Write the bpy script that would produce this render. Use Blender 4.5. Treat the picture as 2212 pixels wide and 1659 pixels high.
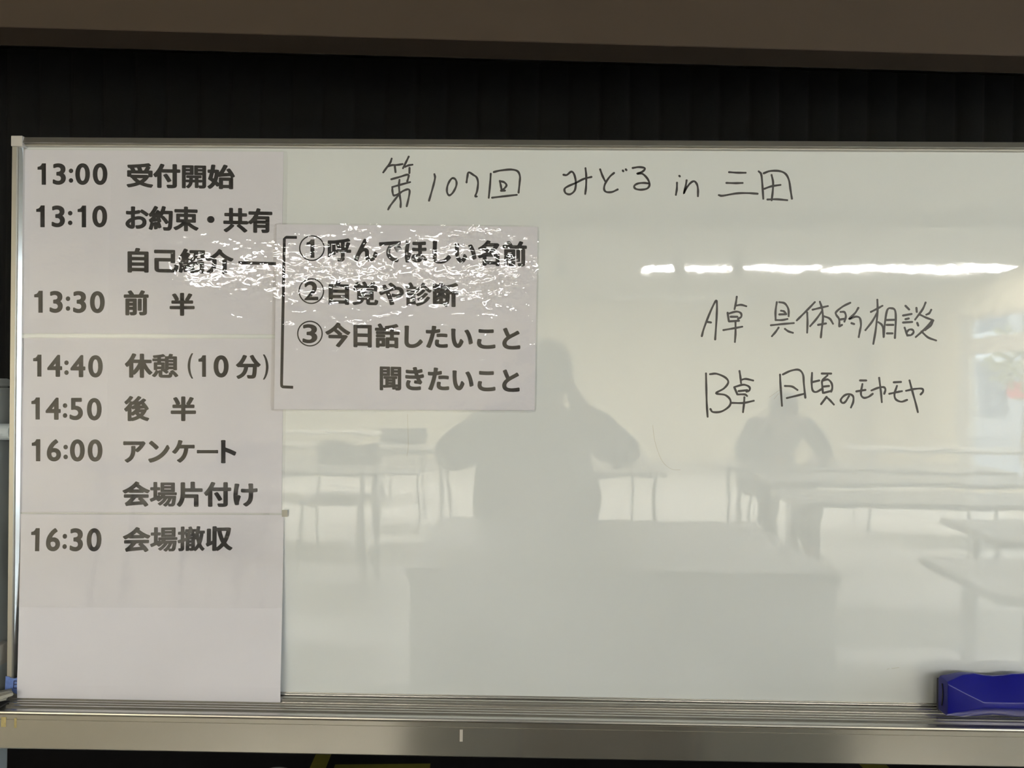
import bpy, bmesh, math, random
from mathutils import Vector, Matrix, noise

# ------------------------------------------------------------------ camera, world, lights, exposure
SC = bpy.context.scene
COL = SC.collection
for o in list(bpy.data.objects):
    bpy.data.objects.remove(o)

F_PX, W_PX = 1661.0, 2212.0
cam_data = bpy.data.cameras.new('camera')
cam_data.sensor_fit = 'HORIZONTAL'
cam_data.sensor_width = 36.0
cam_data.lens = 36.0 * F_PX / W_PX
cam_data.clip_start = 0.05
cam = bpy.data.objects.new('camera', cam_data)
COL.objects.link(cam)
r_, u_, f_ = Vector((0.99981, 0.016574, 0.010301)), Vector((-0.010313, 0.000616, 0.999947)), Vector((-0.016566, 0.999862, -0.000787))
cam.matrix_world = Matrix(((r_.x, u_.x, -f_.x, 0.0), (r_.y, u_.y, -f_.y, -1.235), (r_.z, u_.z, -f_.z, 1.22), (0, 0, 0, 1)))
SC.camera = cam

SC.view_settings.view_transform = 'Standard'
SC.view_settings.look = 'None'
SC.view_settings.gamma = 1.0
SC.view_settings.use_curve_mapping = False
SC.view_settings.exposure = 0.05

SKY_STRENGTH = 9.0
LAMP_STRENGTH = 128.0
w = bpy.data.worlds.new('sky')
SC.world = w
w.use_nodes = True
bg = w.node_tree.nodes['Background']
bg.inputs['Color'].default_value = (0.80, 0.90, 1.0, 1)
bg.inputs['Strength'].default_value = SKY_STRENGTH

ROOM_A = math.radians(3.3)          # the room stands at a slight angle to the whiteboard
def room(u, d, z=0.0):              # u along the wall, d away from the board into the room
    c, s = math.cos(ROOM_A), math.sin(ROOM_A)
    return Vector((c * u + s * d, s * u - c * d, z))
CEIL = 2.45
U0, U1, D0, D1 = -5.0, 4.6, -1.75, 10.3

# ------------------------------------------------------------------ materials
def new_mat(name):
    m = bpy.data.materials.new(name)
    m.use_nodes = True
    nt = m.node_tree
    return m, nt, nt.nodes['Principled BSDF']

def plain(name, col, rough=0.5, metal=0.0, ior=1.5, coat=0.0, mottle=0.0, mscale=20.0, bump=0.0, bscale=200.0, stretch=None, coat_rough=0.05):
    m, nt, b = new_mat(name)
    b.inputs['Base Color'].default_value = (*col, 1)
    b.inputs['Roughness'].default_value = rough
    b.inputs['Metallic'].default_value = metal
    b.inputs['IOR'].default_value = ior
    b.inputs['Coat Weight'].default_value = coat
    b.inputs['Coat Roughness'].default_value = coat_rough
    tc = nt.nodes.new('ShaderNodeTexCoord')
    vec = tc.outputs['Object']
    if stretch:
        mp = nt.nodes.new('ShaderNodeMapping')
        mp.inputs['Scale'].default_value = stretch
        nt.links.new(vec, mp.inputs['Vector'])
        vec = mp.outputs['Vector']
    if mottle > 0:
        n = nt.nodes.new('ShaderNodeTexNoise')
        n.inputs['Scale'].default_value = mscale
        n.inputs['Detail'].default_value = 4
        nt.links.new(vec, n.inputs['Vector'])
        r = nt.nodes.new('ShaderNodeValToRGB')
        r.color_ramp.elements[0].position = 0.3
        r.color_ramp.elements[1].position = 0.7
        r.color_ramp.elements[0].color = (*[c * (1 - mottle) for c in col], 1)
        r.color_ramp.elements[1].color = (*[min(1, c * (1 + mottle)) for c in col], 1)
        nt.links.new(n.outputs['Fac'], r.inputs['Fac'])
        nt.links.new(r.outputs['Color'], b.inputs['Base Color'])
    if bump > 0:
        n2 = nt.nodes.new('ShaderNodeTexNoise')
        n2.inputs['Scale'].default_value = bscale
        n2.inputs['Detail'].default_value = 3
        nt.links.new(vec, n2.inputs['Vector'])
        bp = nt.nodes.new('ShaderNodeBump')
        bp.inputs['Strength'].default_value = 1.0
        bp.inputs['Distance'].default_value = bump
        nt.links.new(n2.outputs['Fac'], bp.inputs['Height'])
        nt.links.new(bp.outputs['Normal'], b.inputs['Normal'])
    return m

def enamel(name, col, rough, ior, ripple):
    """glossy whiteboard enamel: barely rippled sheet steel"""
    m, nt, b = new_mat(name)
    b.inputs['Base Color'].default_value = (*col, 1)
    b.inputs['Roughness'].default_value = rough
    b.inputs['IOR'].default_value = ior
    tc = nt.nodes.new('ShaderNodeTexCoord')
    prev = None
    for sc, amp, st in ((9.0, ripple, (1, 1, 1)), (34.0, ripple * 0.25, (1, 1, 1.3)), (140.0, ripple * 0.04, (1, 1, 1))):
        mp = nt.nodes.new('ShaderNodeMapping')
        mp.inputs['Scale'].default_value = st
        n = nt.nodes.new('ShaderNodeTexNoise')
        n.inputs['Scale'].default_value = sc
        n.inputs['Detail'].default_value = 1
        nt.links.new(tc.outputs['Object'], mp.inputs['Vector'])
        nt.links.new(mp.outputs['Vector'], n.inputs['Vector'])
        bp = nt.nodes.new('ShaderNodeBump')
        bp.inputs['Distance'].default_value = amp
        nt.links.new(n.outputs['Fac'], bp.inputs['Height'])
        if prev:
            nt.links.new(prev.outputs['Normal'], bp.inputs['Normal'])
        prev = bp
    nt.links.new(prev.outputs['Normal'], b.inputs['Normal'])
    return m

def film_mat(name, layers, rough=0.015, seed=0.0, tint=0.985):
    """clear laminating film, crinkled: reflects at its front face, lets the rest through"""
    m = bpy.data.materials.new(name)
    m.use_nodes = True
    nt = m.node_tree
    for n in list(nt.nodes):
        if n.type != 'OUTPUT_MATERIAL':
            nt.nodes.remove(n)
    out = nt.nodes['Material Output']
    tr = nt.nodes.new('ShaderNodeBsdfTransparent')
    tr.inputs['Color'].default_value = (tint, tint, tint, 1)
    gl = nt.nodes.new('ShaderNodeBsdfGlossy')
    gl.inputs['Roughness'].default_value = rough
    fr = nt.nodes.new('ShaderNodeFresnel')
    fr.inputs['IOR'].default_value = 1.5
    geo = nt.nodes.new('ShaderNodeNewGeometry')
    inv = nt.nodes.new('ShaderNodeMath'); inv.operation = 'SUBTRACT'
    inv.inputs[0].default_value = 1.0
    nt.links.new(geo.outputs['Backfacing'], inv.inputs[1])
    mul = nt.nodes.new('ShaderNodeMath'); mul.operation = 'MULTIPLY'
    nt.links.new(fr.outputs['Fac'], mul.inputs[0])
    nt.links.new(inv.outputs[0], mul.inputs[1])
    mix = nt.nodes.new('ShaderNodeMixShader')
    nt.links.new(mul.outputs[0], mix.inputs['Fac'])
    nt.links.new(tr.outputs[0], mix.inputs[1])
    nt.links.new(gl.outputs[0], mix.inputs[2])
    nt.links.new(mix.outputs[0], out.inputs['Surface'])
    tc = nt.nodes.new('ShaderNodeTexCoord')
    prev = None
    for (sc, dist, st, det) in layers:
        mp = nt.nodes.new('ShaderNodeMapping')
        mp.inputs['Location'].default_value = (seed, seed * 0.7, seed * 1.3)
        mp.inputs['Scale'].default_value = st
        n = nt.nodes.new('ShaderNodeTexNoise')
        n.inputs['Scale'].default_value = sc
        n.inputs['Detail'].default_value = det
        n.inputs['Distortion'].default_value = 0.6
        nt.links.new(tc.outputs['Object'], mp.inputs['Vector'])
        nt.links.new(mp.outputs['Vector'], n.inputs['Vector'])
        bp = nt.nodes.new('ShaderNodeBump')
        bp.inputs['Distance'].default_value = dist
        nt.links.new(n.outputs['Fac'], bp.inputs['Height'])
        if prev:
            nt.links.new(prev.outputs['Normal'], bp.inputs['Normal'])
        prev = bp
    nt.links.new(prev.outputs['Normal'], gl.inputs['Normal'])
    nt.links.new(prev.outputs['Normal'], fr.inputs['Normal'])
    return m

def emit(name, col, strength):
    m = bpy.data.materials.new(name)
    m.use_nodes = True
    nt = m.node_tree
    nt.nodes.remove(nt.nodes['Principled BSDF'])
    e = nt.nodes.new('ShaderNodeEmission')
    e.inputs['Color'].default_value = (*col, 1)
    e.inputs['Strength'].default_value = strength
    nt.links.new(e.outputs[0], nt.nodes['Material Output'].inputs['Surface'])
    return m

M = {}
M['enamel'] = enamel('whiteboard_enamel', (0.72, 0.75, 0.745), 0.022, 1.75, 0.00016)
M['frame'] = plain('champagne_aluminium', (0.42, 0.41, 0.38), 0.32, 0.9)
M['bead'] = plain('bright_aluminium', (0.80, 0.80, 0.79), 0.16, 1.0)
M['cap'] = plain('grey_cap_plastic', (0.52, 0.50, 0.47), 0.45)
M['groove'] = plain('dark_groove', (0.05, 0.045, 0.035), 0.6)
M['tray'] = plain('tray_aluminium', (0.66, 0.65, 0.62), 0.22, 0.9)
M['rail'] = plain('beige_painted_steel', (0.50, 0.47, 0.40), 0.20, 0.75, 1.5, mottle=0.03, mscale=6)
M['smudge'] = plain('brown_smudge', (0.34, 0.28, 0.22), 0.5, mottle=0.1, mscale=60)
M['residue'] = plain('yellow_residue', (0.45, 0.37, 0.16), 0.6, mottle=0.15, mscale=200)
M['paper'] = plain('white_paper', (0.75, 0.74, 0.79), 0.9, mottle=0.012, mscale=9)
M['strip'] = plain('strip_paper', (0.765, 0.755, 0.805), 0.9, mottle=0.01, mscale=12)
M['ink'] = plain('black_print', (0.012, 0.011, 0.012), 0.6)
M['ghost'] = plain('faint_print', (0.755, 0.725, 0.73), 0.9)
M['marker'] = plain('black_marker', (0.012, 0.010, 0.010), 0.35)
M['trace'] = plain('wiped_trace', (0.50, 0.49, 0.43), 0.4)
M['film1'] = film_mat('film_top_sheet', [(22, 0.00045, (1, 1, 1.3), 0), (60, 0.00022, (1, 1, 1.5), 1)], seed=1.7)
M['film2'] = film_mat('film_middle_sheet', [(30, 0.00016, (1, 1, 1), 1), (90, 0.00005, (1, 1, 1.2), 2)], seed=5.2)
M['film3'] = film_mat('film_lower_sheet', [(26, 0.00012, (1, 1, 1), 1), (80, 0.00004, (1, 1, 1.2), 2)], seed=9.4)
M['film4'] = film_mat('film_middle_card', [(24, 0.00095, (1, 1, 1.3), 0), (55, 0.00042, (1, 1, 1.5), 1)], seed=3.1)
M['blue'] = plain('blue_plastic', (0.004, 0.005, 0.23), 0.33, bump=0.00004, bscale=900)
M['felt'] = plain('grey_felt', (0.06, 0.06, 0.08), 0.95)
M['bluetape'] = plain('blue_masking_tape', (0.13, 0.21, 0.52), 0.8, mottle=0.15, mscale=150)
M['blueink'] = plain('dark_blue_ink', (0.012, 0.012, 0.06), 0.5)
M['post'] = plain('grey_blue_steel', (0.48, 0.53, 0.55), 0.45)
M['clip'] = plain('grey_green_plastic', (0.24, 0.24, 0.21), 0.45)
M['clipend'] = plain('pale_plastic', (0.42, 0.40, 0.33), 0.45)
M['black'] = plain('black_rubber', (0.012, 0.012, 0.012), 0.7)
M['velvet'] = plain('black_curtain_cloth', (0.0055, 0.006, 0.0062), 0.95, bump=0.0006, bscale=300)
M['lintel'] = plain('brown_plaster', (0.104, 0.075, 0.055), 0.75, mottle=0.02, mscale=5)
M['scrap'] = plain('pale_tape_scrap', (0.55, 0.52, 0.46), 0.7)
M['stage'] = plain('dark_stage_floor', (0.012, 0.010, 0.010), 0.65, mottle=0.2, mscale=30)
M['yellow'] = plain('yellow_floor_tape', (0.22, 0.20, 0.03), 0.6, mottle=0.1, mscale=40)
M['white'] = plain('white_plastic', (0.75, 0.74, 0.74), 0.4)
M['floor'] = plain('pale_floor_sheet', (0.60, 0.59, 0.55), 0.35, mottle=0.04, mscale=3)
M['ceiling'] = plain('ceiling_board', (0.30, 0.285, 0.25), 0.9, mottle=0.02, mscale=4)
M['wall'] = plain('cream_wall', (0.70, 0.64, 0.48), 0.85, mottle=0.015, mscale=2)
M['darkwall'] = plain('dark_back_wall', (0.03, 0.028, 0.026), 0.9)
M['winframe'] = plain('beige_window_frame', (0.48, 0.45, 0.38), 0.5)
M['desktop'] = plain('grey_white_laminate', (0.66, 0.67, 0.67), 0.28)
M['deskpanel'] = plain('grey_desk_panel', (0.70, 0.73, 0.76), 0.5)
M['brown'] = plain('dark_brown_wood', (0.060, 0.042, 0.026), 0.55, mottle=0.2, mscale=12, stretch=(1, 1, 0.1))
M['steel'] = plain('grey_steel_tube', (0.40, 0.40, 0.40), 0.3, 0.8)
M['tabletop'] = plain('pale_table_laminate', (0.52, 0.50, 0.45), 0.25)
M['seat'] = plain('grey_seat_plastic', (0.22, 0.22, 0.22), 0.5)
M['housing'] = plain('white_lamp_housing', (0.80, 0.80, 0.78), 0.5)
M['tube'] = emit('lit_tube', (1.0, 0.97, 0.91), LAMP_STRENGTH)
M['tubeoff'] = plain('unlit_tube', (0.85, 0.85, 0.83), 0.3)
M['skin'] = plain('skin', (0.50, 0.32, 0.23), 0.5)
M['hair'] = plain('dark_hair', (0.015, 0.012, 0.010), 0.5, bump=0.002, bscale=120)
M['jacket'] = plain('dark_grey_cloth', (0.035, 0.036, 0.042), 0.9, bump=0.0008, bscale=300)
M['trousers'] = plain('dark_trouser_cloth', (0.025, 0.025, 0.03), 0.9)
M['shoe'] = plain('black_shoe', (0.02, 0.02, 0.02), 0.4)
M['eye'] = plain('eye', (0.02, 0.015, 0.012), 0.2)
M['phone'] = plain('black_phone_glass', (0.02, 0.02, 0.022), 0.15)
M['facade'] = plain('pale_facade_tile', (0.60, 0.58, 0.56), 0.7, mottle=0.1, mscale=2)
M['pane_dark'] = plain('facade_glass', (0.16, 0.19, 0.23), 0.1)
M['red'] = plain('red_sign_paint', (0.75, 0.06, 0.07), 0.5)
M['asphalt'] = plain('grey_paving', (0.45, 0.45, 0.45), 0.9)
M['leaf'] = plain('yellow_green_leaves', (0.42, 0.40, 0.24), 0.8, mottle=0.4, mscale=6)
M['bark'] = plain('bark', (0.12, 0.09, 0.06), 0.9)

# clear window glass
def glass_mat():
    m = bpy.data.materials.new('window_glass')
    m.use_nodes = True
    nt = m.node_tree
    nt.nodes.remove(nt.nodes['Principled BSDF'])
    tr = nt.nodes.new('ShaderNodeBsdfTransparent')
    tr.inputs['Color'].default_value = (0.93, 0.95, 0.95, 1)
    gl = nt.nodes.new('ShaderNodeBsdfGlossy')
    gl.inputs['Roughness'].default_value = 0.02
    fr = nt.nodes.new('ShaderNodeFresnel')
    fr.inputs['IOR'].default_value = 1.5
    geo = nt.nodes.new('ShaderNodeNewGeometry')
    inv = nt.nodes.new('ShaderNodeMath'); inv.operation = 'SUBTRACT'
    inv.inputs[0].default_value = 1.0
    nt.links.new(geo.outputs['Backfacing'], inv.inputs[1])
    mul = nt.nodes.new('ShaderNodeMath'); mul.operation = 'MULTIPLY'
    nt.links.new(fr.outputs[0], mul.inputs[0])
    nt.links.new(inv.outputs[0], mul.inputs[1])
    mix = nt.nodes.new('ShaderNodeMixShader')
    nt.links.new(mul.outputs[0], mix.inputs['Fac'])
    nt.links.new(tr.outputs[0], mix.inputs[1])
    nt.links.new(gl.outputs[0], mix.inputs[2])
    nt.links.new(mix.outputs[0], nt.nodes['Material Output'].inputs['Surface'])
    return m
M['glass'] = glass_mat()

# ------------------------------------------------------------------ mesh helpers
def obj(name, bm, mat, parent=None, local=False, smooth=False):
    """links a bmesh as one object; verts are world coordinates unless local, and are stored relative to the parent's place"""
    me = bpy.data.meshes.new(name)
    bmesh.ops.recalc_face_normals(bm, faces=bm.faces)
    if smooth:
        for f in bm.faces:
            f.smooth = True
    bm.to_mesh(me)
    bm.free()
    me.materials.append(M[mat] if isinstance(mat, str) else mat)
    o = bpy.data.objects.new(name, me)
    COL.objects.link(o)
    if parent is not None:
        if not local:
            off = parent.location
            p = parent.parent
            while p is not None:
                off = off + p.location
                p = p.parent
            me.transform(Matrix.Translation(-off))
        o.parent = parent
    return o

def thing(name, label, cat, loc=(0, 0, 0), rotz=0.0, group=None):
    o = bpy.data.objects.new(name, None)
    o.empty_display_size = 0.05
    COL.objects.link(o)
    o.location = loc
    o.rotation_euler = (0, 0, rotz)
    o['label'] = label
    o['category'] = cat
    if group:
        o['group'] = group
    return o

def tag(o, label, cat, group=None):
    o['label'] = label
    o['category'] = cat
    if group:
        o['group'] = group
    return o

def structure(o):
    o['kind'] = 'structure'
    return o

def place(o, loc, rotz=0.0):
    o.location = loc
    o.rotation_euler = (0, 0, rotz)
    return o

def origin_to(o, loc):
    """moves a top-level mesh's origin without moving the mesh"""
    loc = Vector(loc)
    o.data.transform(Matrix.Translation(o.location - loc))
    o.location = loc
    return o

def add_box(bm, a, b, bevel=0.0, seg=2):
    a, b = Vector(a), Vector(b)
    r = bmesh.ops.create_cube(bm, size=1.0)
    vs = r['verts']
    c, d = (a + b) / 2, b - a
    for v in vs:
        v.co = Vector((c.x + v.co.x * d.x, c.y + v.co.y * d.y, c.z + v.co.z * d.z))
    if bevel > 0:
        es = {e for v in vs for e in v.link_edges}
        bmesh.ops.bevel(bm, geom=list(es), offset=bevel, segments=seg, affect='EDGES', profile=0.5)
    return bm

def box(a, b, bevel=0.0, seg=2):
    return add_box(bmesh.new(), a, b, bevel, seg)

def add_tube(bm, p0, p1, r0, r1=None, n=12, cap=True):
    p0, p1 = Vector(p0), Vector(p1)
    r1 = r0 if r1 is None else r1
    ax = (p1 - p0).normalized()
    t = ax.orthogonal().normalized()
    b = ax.cross(t)
    rings = []
    for p, r in ((p0, r0), (p1, r1)):
        rings.append([bm.verts.new(p + (t * math.cos(2 * math.pi * k / n) + b * math.sin(2 * math.pi * k / n)) * r) for k in range(n)])
    for k in range(n):
        bm.faces.new((rings[0][k], rings[0][(k + 1) % n], rings[1][(k + 1) % n], rings[1][k]))
    if cap:
        bm.faces.new(rings[0][::-1])
        bm.faces.new(rings[1])
    return bm

def prism_x(profile, x0, x1):
    """closed (y, z) profile pulled along x"""
    bm = bmesh.new()
    A = [bm.verts.new((x0, y, z)) for y, z in profile]
    B = [bm.verts.new((x1, y, z)) for y, z in profile]
    n = len(profile)
    for k in range(n):
        bm.faces.new((A[k], A[(k + 1) % n], B[(k + 1) % n], B[k]))
    bm.faces.new(A)
    bm.faces.new(B[::-1])
    return bm

def prism_z(profile, z0, z1):
    bm = bmesh.new()
    A = [bm.verts.new((x, y, z0)) for x, y in profile]
    B = [bm.verts.new((x, y, z1)) for x, y in profile]
    n = len(profile)
    for k in range(n):
        bm.faces.new((A[k], A[(k + 1) % n], B[(k + 1) % n], B[k]))
    bm.faces.new(A)
    bm.faces.new(B[::-1])
    return bm

def lathe(profile, n=32, centre=(0, 0, 0)):
    bm = bmesh.new()
    c = Vector(centre)
    rings = []
    for r, z in profile:
        if r < 1e-6:
            rings.append([bm.verts.new(c + Vector((0, 0, z)))])
        else:
            rings.append([bm.verts.new(c + Vector((r * math.cos(2 * math.pi * k / n), r * math.sin(2 * math.pi * k / n), z))) for k in range(n)])
    for a, b in zip(rings, rings[1:]):
        for k in range(n):
            if len(a) == 1:
                bm.faces.new((a[0], b[k], b[(k + 1) % n]))
            elif len(b) == 1:
                bm.faces.new((a[k], a[(k + 1) % n], b[0]))
            else:
                bm.faces.new((a[k], a[(k + 1) % n], b[(k + 1) % n], b[k]))
    return bm

def dup(root, loc, rotz, label=None, group=None):
    r = root.copy()
    COL.objects.link(r)
    r.location = loc
    r.rotation_euler = (0, 0, rotz)
    if label:
        r['label'] = label
    if group:
        r['group'] = group
    for ch in list(root.children):
        c = ch.copy()
        COL.objects.link(c)
        c.parent = r
        for g in ch.children:
            d = g.copy()
            COL.objects.link(d)
            d.parent = c
    return r

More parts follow.
